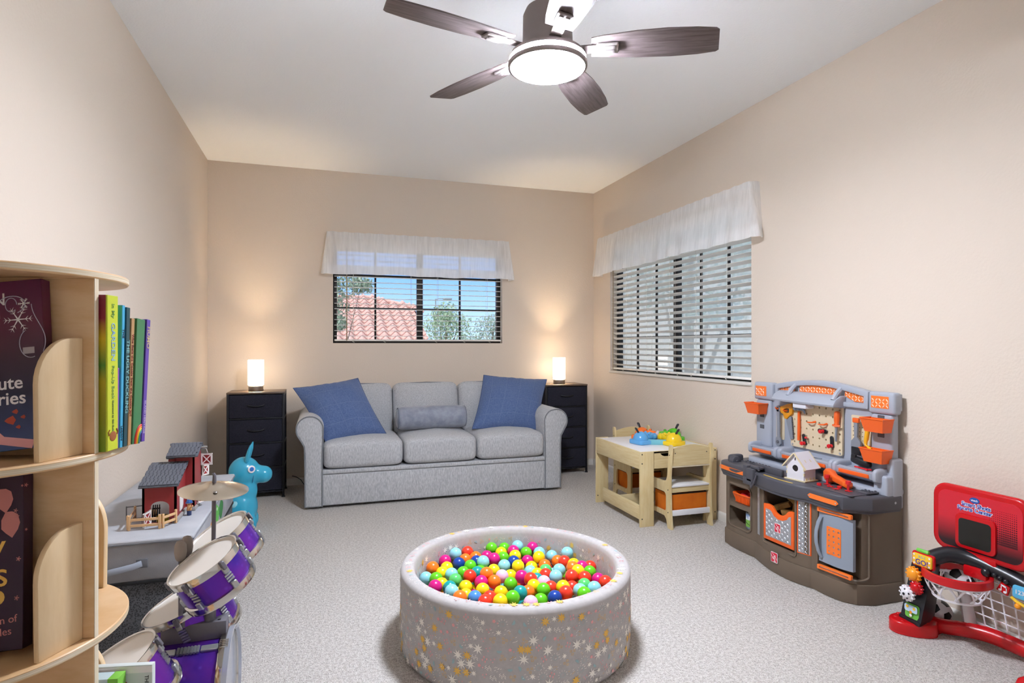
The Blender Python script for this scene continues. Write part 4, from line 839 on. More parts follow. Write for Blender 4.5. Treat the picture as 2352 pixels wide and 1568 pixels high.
# grinder, vice, ridges, rail of the counter
gr = MB(); gr.sup((-.452, -.20, .522), (.035, .10, .05), .5); gr.cyl((-.435, -.235, .515), (-.395, -.235, .515), .03, n=20, b=.006); gr.cyl((-.40, -.235, .515), (-.388, -.235, .515), .008, n=10); gr.build('toy_grinder', grey_d, wbn)
rd = MB()
for i in range(8):
    for j in range(6): rd.box(-.42+i*.026+(j % 2)*.008, -.19+j*.022, .509, -.402+i*.026+(j % 2)*.008, -.178+j*.022, .514, .002, 1)
rd.build('grip_ridges', grey_d, wbn)
vc = MB(); vc.box(-.225, -.335, .455, -.19, -.285, .535, .004); vc.box(-.185, -.345, .45, -.13, -.30, .525, .006); vc.box(-.215, -.345, .43, -.14, -.31, .47, .006); vc.box(-.17, -.33, .525, -.10, -.29, .54, .005); vc.box(-.19, -.283, .509, .02, -.265, .545, .004); vc.tube([(-.155, -.338, .44), (-.135, -.352, .425), (-.115, -.352, .45), (-.10, -.345, .50)], .006, 8); vc.cyl((-.11, -.32, .52), (-.11, -.32, .545), .007, n=10); vc.build('toy_vice', grey_d, wbn)
ky = MB(); ky.prism(rrect(.40, -.19, .46, -.10, .006, 3), .010, .003, 1, TM(0, 0, .512)); [ky.ball((.412+.018*i, -.165+.02*j, .523), (.006, .006, .004), 8, 5) for i in range(3) for j in range(3)]; ky.build('toy_keypad', grey_d, wbn)
# back panel
arc = [(-.280+.630*i/16, .984+.038*math.sin(PI*i/16)) for i in range(17)]
pan = [(-.43, .44), (.47, .44), (.47, .90), (.492, .905), (.492, .985), (.355, .987)] + arc[::-1] + [(-.29, .987), (-.452, .985), (-.452, .900), (-.43, .895)]
MB().prism(pan, .034, .008, 2, TM(0, -.004, 0) @ XZ).build('back_panel', grey_l, wbn, 30)
for x0, x1 in ((-.455, -.298), (.352, .494)): MB().box(x0, -.062, .885, x1, -.01, .992, .014, 3).build('corner_block', grey_l, wbn)
for x0, x1 in ((-.440, -.315), (.365, .478)): MB().box(x0, -.058, .60, x1, -.01, .884, .012, 3).build('side_column', grey_l, wbn)
ao = [(-.283, .900)]+[(x, z+.004) for x, z in arc]+[(.348, .900)]; ai = [(-.258, .925)]+[(-.258+.58*i/14, .962+.035*math.sin(PI*i/14)) for i in range(15)]+[(.322, .925)]
MB().holed(ao, [ai], .046, TM(0, -.012, 0) @ XZ, 0, .006).build('arch_frame', grey_l, wbn, 30)
def otread(name, pts):
    x0 = min(p[0] for p in pts); x1 = max(p[0] for p in pts); z0 = min(p[1] for p in pts); z1 = max(p[1] for p in pts)
    def ins(x, z):
        c = False
        for (ax, az), (bx, bz) in zip(pts, pts[1:]+pts[:1]):
            if (az > z) != (bz > z) and x < (bx-ax)*(z-az)/(bz-az)+ax: c = not c
        return c
    y = name[1]; mb = MB().prism(pts, .002, 0, 1, TM(0, y, 0) @ XZ); o = mb.build('orange_plate', org_l, wbn)
    tread(x0, z0, x1, z1, y-.002, .019, ins).build('tread_marks', mat('tread_highlight', 'fbd3b8', .3), o)
for p in ([(-.436, .908), (-.345, .908), (-.345, .968), (-.436, .968)], [(.372, .914), (.466, .914), (.466, .972), (.372, .972)]): otread(('', -.0615), p)
otread(('', -.040), [(-.255, .928), (-.14, .928), (-.14, .990), (-.255, .966)]); otread(('', -.040), [(-.105, .955), (.165, .955), (.165, .992), (.03, .999), (-.105, .990)]); otread(('', -.040), [(.20, .955), (.26, .930), (.318, .930), (.318, .968), (.20, .988)])
hd = MB().prism([(-.04, .890), (-.122, .897), (-.126, .907), (-.108, .935), (-.07, .955), (-.04, .955)], .44, .006, 2, TM(-.235, 0, 0) @ YZ); hd.build('hood', grey_l, wbn, 30)
for x in (-.125, .185): MB().tube([(x, -.05, .992), (x, -.080, .968), (x, -.106, .932)], .013, 8).build('hood_strut', grey_l, wbn)
pg_h = [circ(-.128+.044*i, .668+.042*j, .0058, 10) for i in range(8) for j in range(6) if (i+j) % 1 == 0]
MB().holed(rrect(-.156, .640, .196, .905, .012, 3), pg_h, .012, TM(0, -.043, 0) @ XZ).build('pegboard', cream, wbn); MB().box(-.15, -.0425, .646, .19, -.040, .90).build('peg_hole_shade', mat('peg_shadow', '2a241c', .9), wbn)  # near-black sheet behind the peg holes stands in for their shade
for x, z in ((-.142, .652), (.182, .652), (-.142, .892), (.182, .892)): MB().cyl((x, -.0575, z), (x, -.053, z), .006, n=12).build('peg_screw', silver, wbn)
for x0, x1, z0, z1 in ((-.285, -.222, .66, .805), (.238, .352, .70, .862)):
    MB().holed(rrect(x0, z0, x1, z1, .006, 2), [circ(x0+.012+.018*i, z0+.014+.022*j, .0028, 8) for i in range(int((x1-x0-.012)/.018)) for j in range(int((z1-z0-.014)/.022))], .003, TM(0, -.0375, 0) @ XZ).build('mini_pegboard', cream, wbn); MB().box(x0+.004, -.0385, z0+.004, x1-.004, -.0375, z1-.004).build('mini_hole_shade', MC['peg_shadow'], wbn)  # small holes get the same painted shade sheet
MB().box(-.085, -.112, .868, .01, -.05, .898, .006).build('light_box', mat('white_plastic', 'dfdfe6', .35), wbn)
for x, zs in ((-.385, (.79, .72)), (.422, (.868, .785, .665))):
    for z in zs: MB().prism(rrect(x-.018, z-.012, x+.018, z+.012, .003, 2), .002, 0, 1, TM(0, -.0575, 0) @ XZ).build('bin_slot', mat('slot_dark', '55575c', .7), wbn)
# three ledges with orange lips
for x0, x1 in ((-.40, -.19), (-.16, .20), (.225, .455)):
    MB().prism([(-.03, .535), (-.135, .575), (-.142, .606), (-.120, .612), (-.075, .600), (-.03, .606)], x1-x0, .005, 2, TM(x0, 0, 0) @ YZ).build('tool_ledge', grey_l, wbn, 30)
    MB().box(x0+.03, -.1445, .580, x1-.03, -.136, .598, .001).build('ledge_label', org, wbn)
    for x in (x0, x1): MB().sup((x, -.085, .595), (.03, .12, .07), .5).build('ledge_end', grey_l, wbn)
MB().prism([(-.455, .0), (-.455, -.10), (-.40, -.145), (.40, -.145), (.455, -.12), (.492, -.085), (.492, 0)], .03, .008, 2, TM(0, 0, .506)).build('back_sill', grey_l, wbn, 30)
MB().box(.42, -.11, .45, .494, -.004, .60, .012, 3).build('sill_end', grey_l, wbn); MB().box(.46, -.075, .44, .497, -.004, .68, .012, 3).build('sill_post', grey_l, wbn)
MB().cyl((.4965, -.06, .475), (.4995, -.06, .475), .006, n=10).build('side_screw', silver, wbn)
# ---------------------------------------------------------------- toy tools on and in the workbench
steel = mat('toy_steel_grey', '8b9099', .4, .2); dgrey = mat('toy_dark_grey', '5d6068', .5)  # second grey: plain darker tone for saw teeth and jaw screw
yel = mat('toy_yellow', 'f0b41e', .35); ochre = mat('saw_ochre', 'd9901c', .35)
def tool(name, label, cat, x, y, z, ry=0, group=None):
    o = thing(name, label, cat, bw(x, y, z), -90, group)
    o.matrix_world = BM @ TM(x, y, z, 0, ry, 0); return o
def bin_(label, x, y, z):
    o = tool('parts_bin', label, 'bin', x, y, z, 0, 'orange hanging parts bins'); b = MB(); vs = []
    for w, d0, d1, zz in ((.048, -.058, 0, 0), (.062, -.072, 0, .064)): vs += [(-w, d1, zz), (w, d1, zz), (w, d0, zz), (-w, d0, zz)]
    for w, d0, d1, zz in ((.045, -.055, -.003, .003), (.0595, -.069, -.003, .064)): vs += [(-w, d1, zz), (w, d1, zz), (w, d0, zz), (-w, d0, zz)]
    b.add(vs, [(3, 2, 1, 0)]+[(i, (i+1) % 4, 4+(i+1) % 4, 4+i) for i in range(4)]+[(8, 9, 10, 11)]+[(8+(i+1) % 4, 8+i, 12+i, 12+(i+1) % 4) for i in range(4)]+[(4+i, 4+(i+1) % 4, 12+(i+1) % 4, 12+i) for i in range(4)])
    b.build('bin_body', org, o, 30)
    MB().tube([(-.062, -.001, .064), (-.062, -.072, .064), (.062, -.072, .064), (.062, -.001, .064)], .0035, 6).build('bin_lip', org, o)
    MB().box(-.02, 0, .035, .02, .003, .062, .001).build('hook_tab', org, o)
bin_('orange parts bin at the left end of the workbench panel', -.392, -.062, .800)
bin_('upper orange parts bin at the right end of the workbench panel', .432, -.062, .802)
bin_('lower orange parts bin at the right end of the workbench panel', .428, -.062, .655)
def hook(x, z, parent=None):
    return MB().tube([(0, 0, 0), (0, -.02, -.002), (0, -.03, .008)], .0045, 8)
# hand saw
t = tool('toy_hand_saw', 'toy hand saw with ochre handle and grey blade', 'toy saw', -.185, -.055, .838)
MB().holed([(-.045, .008), (-.038, .022), (-.01, .030), (.02, .042), (.05, .046), (.057, .02), (.052, -.012), (.03, -.03), (.012, -.048), (-.006, -.046), (-.016, -.022), (-.036, -.014)], [[(-.012, .006), (.012, .016), (.03, .014), (.03, -.006), (.012, -.014), (-.006, -.008)]], .016, TM(0, .0, 0) @ XZ, 0, .003).build('handle', ochre, t)
MB().prism([(.008, -.03), (.042, -.03), (.054, -.158), (.034, -.160), (.004, -.06)], .006, .001, 1, TM(0, -.004, 0) @ XZ).build('blade', steel, t)
tt = MB(); [tt.prism([(0, 0), (.006, .003), (0, .007)], .006, 0, 1, TM(.042+i*.00075, -.004, -.038-i*.0075) @ XZ) for i in range(16)]; tt.build('teeth', dgrey, t)
hook(0, 0).build('hook', org, t)
# spanner
t = tool('toy_wrench', 'grey toy wrench hanging beside the saw', 'toy wrench', -.240, -.060, .845)
MB().prism([(-.011, -.005), (.011, -.005), (.009, -.165), (.018, -.175), (.022, -.205), (.008, -.222), (-.008, -.222), (-.022, -.205), (-.018, -.175), (-.009, -.165)], .012, .003, 2, TM(0, 0, 0) @ XZ).build('handle', steel, t)
MB().holed(circ(0, 0, .018, 18), [circ(0, 0, .009, 14)], .012, XZ).build('ring_end', steel, t); hook(0, 0).build('hook', org, t)
MB().cyl((0, -.016, -.195), (0, -.012, -.195), .009, n=12).build('jaw_screw', dgrey, t)
# hammer
t = tool('toy_hammer', 'toy claw hammer with orange handle on the pegboard edge', 'toy hammer', -.084, -.066, .85)
MB().tube([(0, 0, -.005), (0, 0, -.09), (0, 0, -.168)], [.008, .0095, .0105], 10, flat=(1, .8)).build('handle', org, t)
hm = MB(); hm.cyl((-.036, 0, .008), (-.018, 0, .008), .012, n=14, b=.003); hm.cyl((-.02, 0, .008), (.008, 0, .008), .008, n=12); hm.tube([(.004, 0, .010), (.022, 0, .010), (.036, 0, .001), (.044, 0, -.014)], [.010, .010, .008, .004], 8, flat=(1, .7)); hm.build('head', mat('hammer_blue_grey', '8492a6', .35, .2), t)
# screwdriver
t = tool('toy_screwdriver', 'toy screwdriver with orange handle on the pegboard', 'toy screwdriver', .176, -.072, .80, 3)
MB().lathe([(0, .074), (.009, .073), (.014, .066), (.014, .03), (.011, .012), (.014, .004), (.012, -.001), (0, -.001)], 16).build('handle', org, t)
MB().tube([(0, 0, 0), (0, 0, -.05), (0, 0, -.085)], [.006, .0065, .0055], 10).build('shaft', steel, t); MB().tube([(-.022, 0, -.002), (0, -.012, -.004), (.022, 0, -.001)], .005, 8).build('hook', org, t)
# hooks, links and bolts on the pegboard
for x, z, k in ((.013, .795, 'left'), (.090, .793, 'right')):
    one(MB().tube([(.012, 0, .004), (.008, -.016, 0), (-.012, -.02, -.002), (-.035, -.012, -.003)], [.006, .0045, .004, .003], 8), 'peg_hook', org, 'small orange hook on the pegboard, %s one of two' % k, 'hook', bw(x, -.058, z), -90, 'orange pegboard hooks')
for x, z, ry, lb in ((.075, .755, 0, 'lying level in the middle of the pegboard'), (-.052, .69, 78, 'hanging upright at the lower left of the pegboard'), (.136, .705, 86, 'hanging upright below the screwdriver')):
    t = tool('peg_link', 'black link with red bolt '+lb, 'toy link', x, -.056, z, ry, 'black links with red bolts')
    MB().prism(rrect(-.032, -.011, .032, .011, .0105, 5), .008, .002, 1, XZ).build('link', black, t)
    MB().lathe([(0, 0), (.010, 0), (.010, .008), (.006, .010), (.006, .026), (0, .026)], 10, TM(.006 if ry == 0 else .02, -.007, 0, 90, 0, 0)).build('bolt', red, t)
    MB().lathe([(.0045, 0), (.011, .001), (.011, .009), (.0045, .010), (.0045, 0)], 6, TM(.006 if ry == 0 else .02, -.022, 0, 90, 0, 0)).build('nut', red, t)
one(MB().tube([(0, 0, 0), (.012, -.012, .004), (.02, -.03, .008)], .0055, 8), 'toy_bolt', red, 'red bolt stuck in the lower left of the pegboard', 'toy bolt', bw(-.036, -.058, .70), -90)
# paint brush and crank on the right strip
t = tool('toy_paint_brush', 'grey toy paint brush with black bristles', 'toy brush', .290, -.060, .84)
MB().prism([(-.012, .0), (.012, .0), (.010, -.05), (.008, -.085), (.026, -.105), (.028, -.135), (-.028, -.135), (-.026, -.105), (-.008, -.085), (-.010, -.05)], .012, .003, 2, XZ).build('handle', steel, t)
MB().box(-.027, -.011, -.175, .027, -.001, -.135, .003).build('bristles', black, t); MB().box(-.016, -.016, -.012, .020, .0, .012, .004).build('hook', org, t)
t = tool('toy_crank', 'yellow toy crank handle beside the paint brush', 'toy crank', .366, -.075, .826)
MB().tube([(0, 0, 0), (-.004, 0, -.03), (-.010, 0, -.07), (-.014, 0, -.085), (-.008, -.004, -.102), (.016, -.012, -.11), (.03, -.014, -.112)], [.010, .011, .011, .009, .006, .006, .005], 12).build('grip', yel, t)
MB().holed(circ(0, 0, .013, 16), [circ(0, 0, .006, 12)], .012, TM(0, .006, .008) @ XZ).build('ring_end', yel, t)
t = tool('toy_phone', 'black toy telephone handset in the right ledge', 'toy phone', .335, -.085, .64)
MB().sup((0, 0, 0), (.11, .034, .036), .5, M=TM(0, 0, 0, 0, 10, 0)).build('handset', black, t)
MB().box(-.050, -.018, .006, -.022, -.004, .030, .006, M=TM(0, 0, 0, 0, 10, 0)).build('ear_piece', black, t)
one(MB().prism([(-.045, -.006), (.02, -.005), (.03, -.013), (.042, -.012), (.034, 0), (.042, .012), (.03, .013), (.02, .005), (-.045, .006), (-.05, 0)], .006, .001, 1), 'toy_spanner', red, 'small red toy spanner lying in the right ledge', 'toy wrench', bw(.372, -.118, .614), -95)
for i, x in enumerate((.02, .055)):
    one(MB().cyl((-.045, 0, 0), (.045, 0, 0), .004, n=8), 'toy_pencil', steel, 'grey toy pencil in the middle ledge, %s' % ('front one' if i == 0 else 'rear one'), 'toy pencil', bw(x, -.115+i*.016, .612), -90+6)
# drill, bolts and nuts on the counter
t = thing('toy_torch', 'orange toy torch lying on the workbench counter', 'toy torch', bw(.272, -.168, .5165), -90-8)
MB().prism([(-.085, .026), (-.074, .010), (-.035, .004), (-.018, .016), (.052, .004), (.080, .0), (.088, .012), (.086, .030), (.056, .034), (-.016, .048), (-.033, .064), (-.068, .070), (-.085, .055)], .036, .008, 3, TM(0, .018, 0) @ XZ).build('body', org, t, 35)
MB().box(-.06, -.0195, .028, -.042, -.017, .038, .001).build('switch', black, t)
MB().box(.058, -.0195, .010, .072, -.018, .030, .001).build('grip_band', org_l, t)
def hexnut(): return MB().lathe([(.003, 0), (.011, 0), (.011, .011), (.003, .011), (.003, 0)], 6)
def bolt(): return MB().lathe([(0, 0), (.006, 0), (.006, .034), (.0125, .034), (.0125, .05), (0, .05)], 10)
def starw(): return MB().prism([((.018 if i % 2 == 0 else .007)*math.cos(PI*i/5), (.018 if i % 2 == 0 else .007)*math.sin(PI*i/5)) for i in range(10)], .004, .001, 1)
cz = .5155
for f_, nm, lb, x, y in ((hexnut, 'toy_nut', 'red toy nut nearest the birdhouse', .243, -.255), (starw, 'toy_washer', 'red star washer behind the front nut', .285, -.228), (bolt, 'toy_bolt', 'tall red toy bolt before the orange torch head', .245, -.205), (hexnut, 'toy_nut', 'red toy nut between the two tall bolts', .325, -.212), (starw, 'toy_washer', 'red star washer before the front bolt', .335, -.245), (bolt, 'toy_bolt', 'tall red toy bolt at the counter corner', .385, -.222), (starw, 'toy_washer', 'red star washer under the corner bolt', .385, -.222), (starw, 'toy_washer', 'red star washer under the bolt by the torch', .245, -.205)):
    one(f_(), nm, red, lb, nm.replace('_', ' '), bw(x, y, cz), -90+rnd.uniform(-30, 30))
# birdhouse
bw_w = mat('birdhouse_white', 'dcdae0', .6); ply = mat('birdhouse_ply', 'd9cba6', .6)
t = thing('birdhouse', 'small white plywood birdhouse with round hole on the workbench', 'birdhouse', bw(.098, -.228, .511), -90+9)
w, d, h, pk = .050, .046, .078, .135
fr = [(-w, 0), (w, 0), (w, h), (0, pk), (-w, h)]
MB().holed(fr, [circ(0, .058, .017, 20), rect(-.004, .098, .004, .114)], .005, TM(0, -d+.005, .006) @ XZ).build('front_wall', bw_w, t); MB().holed(fr, [], .005, TM(0, d, .006) @ XZ).build('back_wall', bw_w, t)
for s in (-1, 1):
    MB().box(s*w-.0025, -d+.005, .006, s*w+.0025, d-.005, .006+h).build('side_wall', bw_w, t)
    L_ = math.hypot(w+.018, pk-h+.02); a = math.degrees(math.atan2(pk-h, w))
    rp_ = MB().box(-.002, -d-.014, 0, L_, d+.014, .005, M=TM(0, 0, pk+.006, 0, a if s > 0 else 180-a, 0) if s > 0 else TM(0, 0, pk+.006, 0, 180-a, 0) @ TM(0, 0, -.005)); ro = rp_.build('roof_panel', bw_w, t)
    ed = MB()
    for y in (-d-.0145, d+.0085): ed.box(0, y, -.0005, L_, y+.006, .0055, M=TM(0, 0, pk+.006, 0, a, 0) if s > 0 else TM(0, 0, pk+.006, 0, 180-a, 0) @ TM(0, 0, -.005))
    for y in (-.02, .02): ed.box(L_*.45, y-.003, -.0004, L_*.6, y+.003, .0056, M=TM(0, 0, pk+.006, 0, a, 0) if s > 0 else TM(0, 0, pk+.006, 0, 180-a, 0) @ TM(0, 0, -.005))
    ed.build('ply_edge', ply, ro)
MB().box(-w-.012, -d-.006, 0, w+.012, d+.006, .006).build('floor', ply, t)
tabs = MB()
for s in (-1, 1):
    for y in (-.03, .0, .03): tabs.box(s*(w+.0005), y-.006, .006, s*(w+.0042), y+.006, .018); tabs.box(s*(w+.0005), y-.005, .066, s*(w+.0042), y+.005, .08)
    for z in (.03, .055): tabs.box(s*w-.003, -d-.0008, z, s*w+.003, -d+.006, z+.014)
tabs.build('joint_tabs', ply, t)
# things in the cabinet
t = thing('basket', 'orange plastic basket in the upper cubby of the workbench', 'basket', bw(-.33, -.185, .273), -90)
b = MB(); vs = []
for a_, b_, z in ((.055, .06, 0), (.075, .075, .055)): vs += [(-a_, -b_, z), (a_, -b_, z), (a_, b_, z), (-a_, b_, z)]
for a_, b_, z in ((.052, .057, .003), (.072, .072, .055)): vs += [(-a_, -b_, z), (a_, -b_, z), (a_, b_, z), (-a_, b_, z)]
b.add(vs, [(3, 2, 1, 0)]+[(i, (i+1) % 4, 4+(i+1) % 4, 4+i) for i in range(4)]+[(8, 9, 10, 11)]+[(8+(i+1) % 4, 8+i, 12+i, 12+(i+1) % 4) for i in range(4)]+[(4+i, 4+(i+1) % 4, 12+(i+1) % 4, 12+i) for i in range(4)]); b.build('basket_body', org, t, 30)
MB().tube([(x, y, .056) for x, y in rrect(-.078, -.078, .078, .078, .02, 4)], .004, 6, closed=True).build('basket_rim', org, t)
rbs = MB(); [rbs.box(-.05+i*.011, -.0735, .006, -.046+i*.011, -.060, .05, M=TM(0, .0, 0)) for i in range(10)]; rbs.build('basket_ribs', org, t)
one(MB().tube([(.03*math.cos(a*.5), .03*math.sin(a*.5), .02) for a in range(13)], .012, 8), 'toy_ring', red, 'red toy ring lying in the orange basket', 'toy ring', bw(-.335, -.205, .30), -90)
t = thing('paint_can', 'toy paint can with green label and blue drips in the lower cubby', 'paint can', bw(-.280, -.222, .1395), -90)
MB().lathe([(0, 0), (.033, 0), (.034, .003), (.034, .092), (.032, .095), (.026, .092), (0, .092)], 28).build('can', mat('can_steel', '8b97a3', .35, .4), t)
MB().lathe([(.0345, .014), (.0345, .055)], 28).build('green_label', mat('can_green', '78b04a', .5), t); MB().lathe([(.0345, .055), (.0345, .088)], 28).build('white_label', mat('can_white', 'd5dbe2', .5), t)
dp = MB(); [dp.add([(.035*math.cos(R(a)), .035*math.sin(R(a)), .088), (.035*math.cos(R(a+10)), .035*math.sin(R(a+10)), .088), (.035*math.cos(R(a+7)), .035*math.sin(R(a+7)), .075-.007*(i % 3)), (.035*math.cos(R(a+3)), .035*math.sin(R(a+3)), .075-.007*(i % 3))], [(0, 1, 2, 3)]) for i, a in enumerate(range(0, 360, 12))]; dp.build('paint_drips', mat('can_blue', '3f6ea0', .5), t)
MB().tube([(.0355*math.cos(R(a)), .0355*math.sin(R(a)), .034+.008*math.sin(R(a*2))) for a in range(180, 365, 12)], .0014, 6).build('wire_bail', black, t)
foam = mat('foam_wood', 'a8854c', .7, var=(30, '8e6d3a', 3)); rr_ = random.Random(9)
blk = [('long angled block', (-.01, -.25, .345), (.10, .03, .03), (10, -25, 20)), ('thick upright block', (.075, -.235, .345), (.035, .035, .10), (8, 12, 30)), ('curved top block', (.05, -.22, .385), (.12, .03, .035), (0, 12, -15)), ('flat front block', (.06, -.262, .325), (.11, .02, .035), (15, -10, 5)), ('short corner block', (.115, -.235, .375), (.04, .04, .045), (20, 15, 40)), ('pale end block', (.02, -.255, .315), (.06, .02, .02), (5, 8, -10))]
for nm, c, d_, ro in blk:
    b = MB().box(-d_[0]/2, -d_[1]/2, -d_[2]/2, d_[0]/2, d_[1]/2, d_[2]/2, .006, 2); o = one(b, 'building_block', foam, 'tan toy lumber in the workbench bin, '+nm, 'toy block', (0, 0, 0), 0, 'tan toy lumber in the bin'); o.matrix_world = BM @ TM(*c, *ro)
# ---------------------------------------------------------------- sports toy by the right wall (same frame as the bench)
SX, SY = 2.645, 1.70
SM = TM(SX, SY, 0, 0, 0, -90)
sred = mat('sports_red', 'c30f18', .25, spec=.45); sblk = mat('sports_black', '1d1e23', .3); swht = mat('sports_white', 'e9e7ec', .35); sgn = mat('sports_green', '6fc04a', .35); syel = mat('sports_yellow', 'f0c02e', .4); sorg = mat('sports_orange', 'f39a1f', .35); sblu = mat('sports_blue', '5bb7e0', .35)
sp = thing('sports_toy', 'red and black toy sports centre with hoop, goal net and gears', 'sports toy', (SX, SY, 0), -90)
fo = sm([(-.105, -.135), (-.10, -.175), (-.082, -.205), (-.088, -.245), (-.110, -.285), (-.150, -.322), (-.185, -.328), (-.215, -.312), (-.232, -.275), (-.228, -.20), (-.215, -.14)], 3)
MB().prism(fo[::-1], .052, .018, 4, TM(0, 0, .001)).build('foot', sred, sp, 40)
MB().prism([(x*1.0, y*1.0) for x, y in fo[::-1]], .012, .004, 2, TM(0, 0, 0)).build('foot_flange', sred, sp, 40)
bp = sm([(-.17, -.17, .030), (-.10, -.145, .034), (-.04, -.115, .044), (.04, -.085, .052), (.15, -.072, .050), (.30, -.070, .045), (.50, -.070, .040)], 5)
MB().tube(bp, .031, 10, flat=(1, .95)).build('base_bar', sred, sp)
bu = MB()
for k, (x, y) in enumerate(((-.20, -.29), (-.16, -.30), (-.125, -.27), (-.22, -.25), (-.11, -.225))): bu.ball((x, y, .05), (.009, .009, .006), 10, 6)
bu.build('foot_studs', sred, sp)
# tower
tw_ = MB(); A = [(-.192, -.275), (-.096, -.285), (-.115, -.205), (-.139, -.145), (-.20, -.135), (-.208, -.19)]; B = [(-.150, -.262), (-.062, -.262), (-.082, -.20), (-.118, -.13), (-.165, -.125), (-.165, -.18)]
n6 = 6; tw_.add([(x, y, .052) for x, y in A]+[(x, y, .30) for x, y in B], [tuple(range(5, -1, -1)), tuple(range(6, 12))]+[(i, (i+1) % 6, 6+(i+1) % 6, 6+i) for i in range(6)])
tw_.build('tower', sblk, sp, 20)
MB().prism([(x*1.03, y*1.03) for x, y in A], .016, .004, 2, TM(.003, .005, .05)).build('tower_foot', sblk, sp)
MB().tube(sm([(-.12, -.20, .315), (-.085, -.15, .342), (-.03, -.11, .342), (.06, -.095, .327), (.18, -.09, .300), (.30, -.09, .25), (.42, -.09, .18), (.47, -.09, .06)], 5), [.034]*36, 12, flat=(.95, .9)).build('arch_body', sblk, sp)
MB().tube(sm([(-.10, -.125, .362), (.0, -.105, .350), (.15, -.10, .325), (.3, -.10, .27)], 5), .008, 8).build('arch_ridge', sblk, sp)
pa = MB().prism(rrect(-.138, .300, -.056, .350, .008), .012, .003, 2, TM(0, -.262, 0) @ XZ).build('page_panel', syel, sp)
MB().prism(rrect(-.144, .294, -.050, .356, .01), .012, .003, 2, TM(0, -.256, 0) @ XZ).build('page_frame', sred, sp)
MB().text('GO!', .030, TM(-.097, -.2745, .316) @ XZ, .0003, bold=.0006).build('page_word', mat('go_purple', '4f3a9a', .4), pa); MB().text('3-2-1', .015, TM(-.097, -.2745, .339) @ XZ, .0003).build('page_count', sblu, pa)
dts = MB(); [dts.cyl((x, -.2748, z), (x, -.2742, z), .004, n=10) for x, z in ((-.130, .343), (-.065, .343), (-.129, .308), (-.066, .308), (-.130, .326), (-.065, .326))]; dts.build('page_dots', swht, pa)
MB().cyl((-.125, -.262, .362), (-.075, -.262, .362), .008, n=12, b=.002).build('page_roller', sgn, sp)
def gear(x, z, y, r, m, nm, patch=False):
    g = MB(); k = 12; pts = []
    for i in range(k*4):
        a = 2*PI*i/(k*4); pts.append(((r if i % 4 in (0, 1) else r*.80)*math.cos(a), (r if i % 4 in (0, 1) else r*.80)*math.sin(a)))
    g.prism(pts, .016, .002, 1, TM(x, y, z) @ XZ); g.ball((x, y-.014, z), (r*.72, .016, r*.72), 18, 10); o = g.build('gear', m, sp, 40, label=nm)
    if patch:
        q = MB(); 
        for a in range(5): q.ball((x+r*.5*math.cos(a*1.257+.3), y-.022, z+r*.5*math.sin(a*1.257+.3)), (r*.16, .004, r*.16), 8, 5)
        q.ball((x, y-.029, z), (r*.18, .003, r*.18), 8, 5); q.build('gear_patch', sblk, o)
    return o
gear(-.121, .262, -.280, .033, sorg, 'orange gear'); gear(-.104, .213, -.286, .028, sred, 'red gear'); gear(-.140, .178, -.292, .034, swht, 'white gear with black patches', True)
pc = MB().prism(rrect(-.166, .070, -.104, .130, .010), .004, .001, 1, TM(0, -.281, 0) @ XZ @ TM(0, 0, 0, -3, 0, 0)).build('picture_window', sgn, sp)
MB().prism(rrect(-.163, .098, -.107, .127, .008), .001, 0, 1, TM(0, -.286, 0) @ XZ).build('picture_sky', mat('picture_sky', 'bcd6ea', .4), pc)
[MB().prism(circ(x, z, .006, 10), .001, 0, 1, TM(0, -.2872, 0) @ XZ).build('picture_blossom', m_, pc) for x, z, m_ in ((-.15, .118, syel), (-.12, .116, syel), (-.135, .098, sorg), (-.135, .085, swht))]
# back board with screen
bbd = MB().prism(rrect(-.170, .352, .205, .632, .055, 6), .030, .012, 3, TM(0, -.085, 0) @ XZ).build('back_board', sred, sp, 40)
m_bb, n_, l_ = node_mat('board_print'); b_ = n_['Principled BSDF']; b_.inputs['Roughness'].default_value = .3
tc_ = n_.new('ShaderNodeTexCoord'); mp_ = n_.new('ShaderNodeSeparateXYZ'); l_.new(tc_.outputs['Object'], mp_.inputs[0]); rp_ = n_.new('ShaderNodeValToRGB'); mr_ = n_.new('ShaderNodeMapRange'); mr_.inputs[1].default_value = .37; mr_.inputs[2].default_value = .60
l_.new(mp_.outputs[2], mr_.inputs[0]); l_.new(mr_.outputs[0], rp_.inputs[0]); rp_.color_ramp.elements[0].color = lin('2a0d14'); rp_.color_ramp.elements[0].position = .12; rp_.color_ramp.elements[1].color = lin('cf2434'); rp_.color_ramp.elements[1].position = .55
l_.new(rp_.outputs[0], b_.inputs['Base Color'])
pb = MB().prism(rrect(-.143, .376, .178, .606, .035, 6), .002, 0, 1, TM(0, -.1145, 0) @ XZ).build('printed_panel', m_bb, bbd)
dk = MB()
for i in range(14):
    for j in range(16):
        r_ = .0009+.0028*(1-j/16)*min(1, i/6); dk.prism([(-r_, -r_), (r_, -r_), (r_, r_), (-r_, r_)], .0003, 0, 1, TM(.062+i*.0073, -.1166, .44+j*.0085) @ XZ)
dk.build('halftone_dots', mat('halftone_dark', '4a0f18', .4), pb)
MB().prism(rrect(-.068, .382, .088, .524, .022, 5), .012, .005, 2, TM(0, -.113, 0) @ XZ).build('screen_frame', sred, bbd); MB().prism(rrect(-.052, .397, .072, .506, .014, 5), .002, 0, 1, TM(0, -.1245, 0) @ XZ).build('screen', mat('dark_screen', '23221f', .18), bbd)
MB().box(-.045, -.118, .325, .085, -.078, .37, .008).build('board_neck', sred, sp)
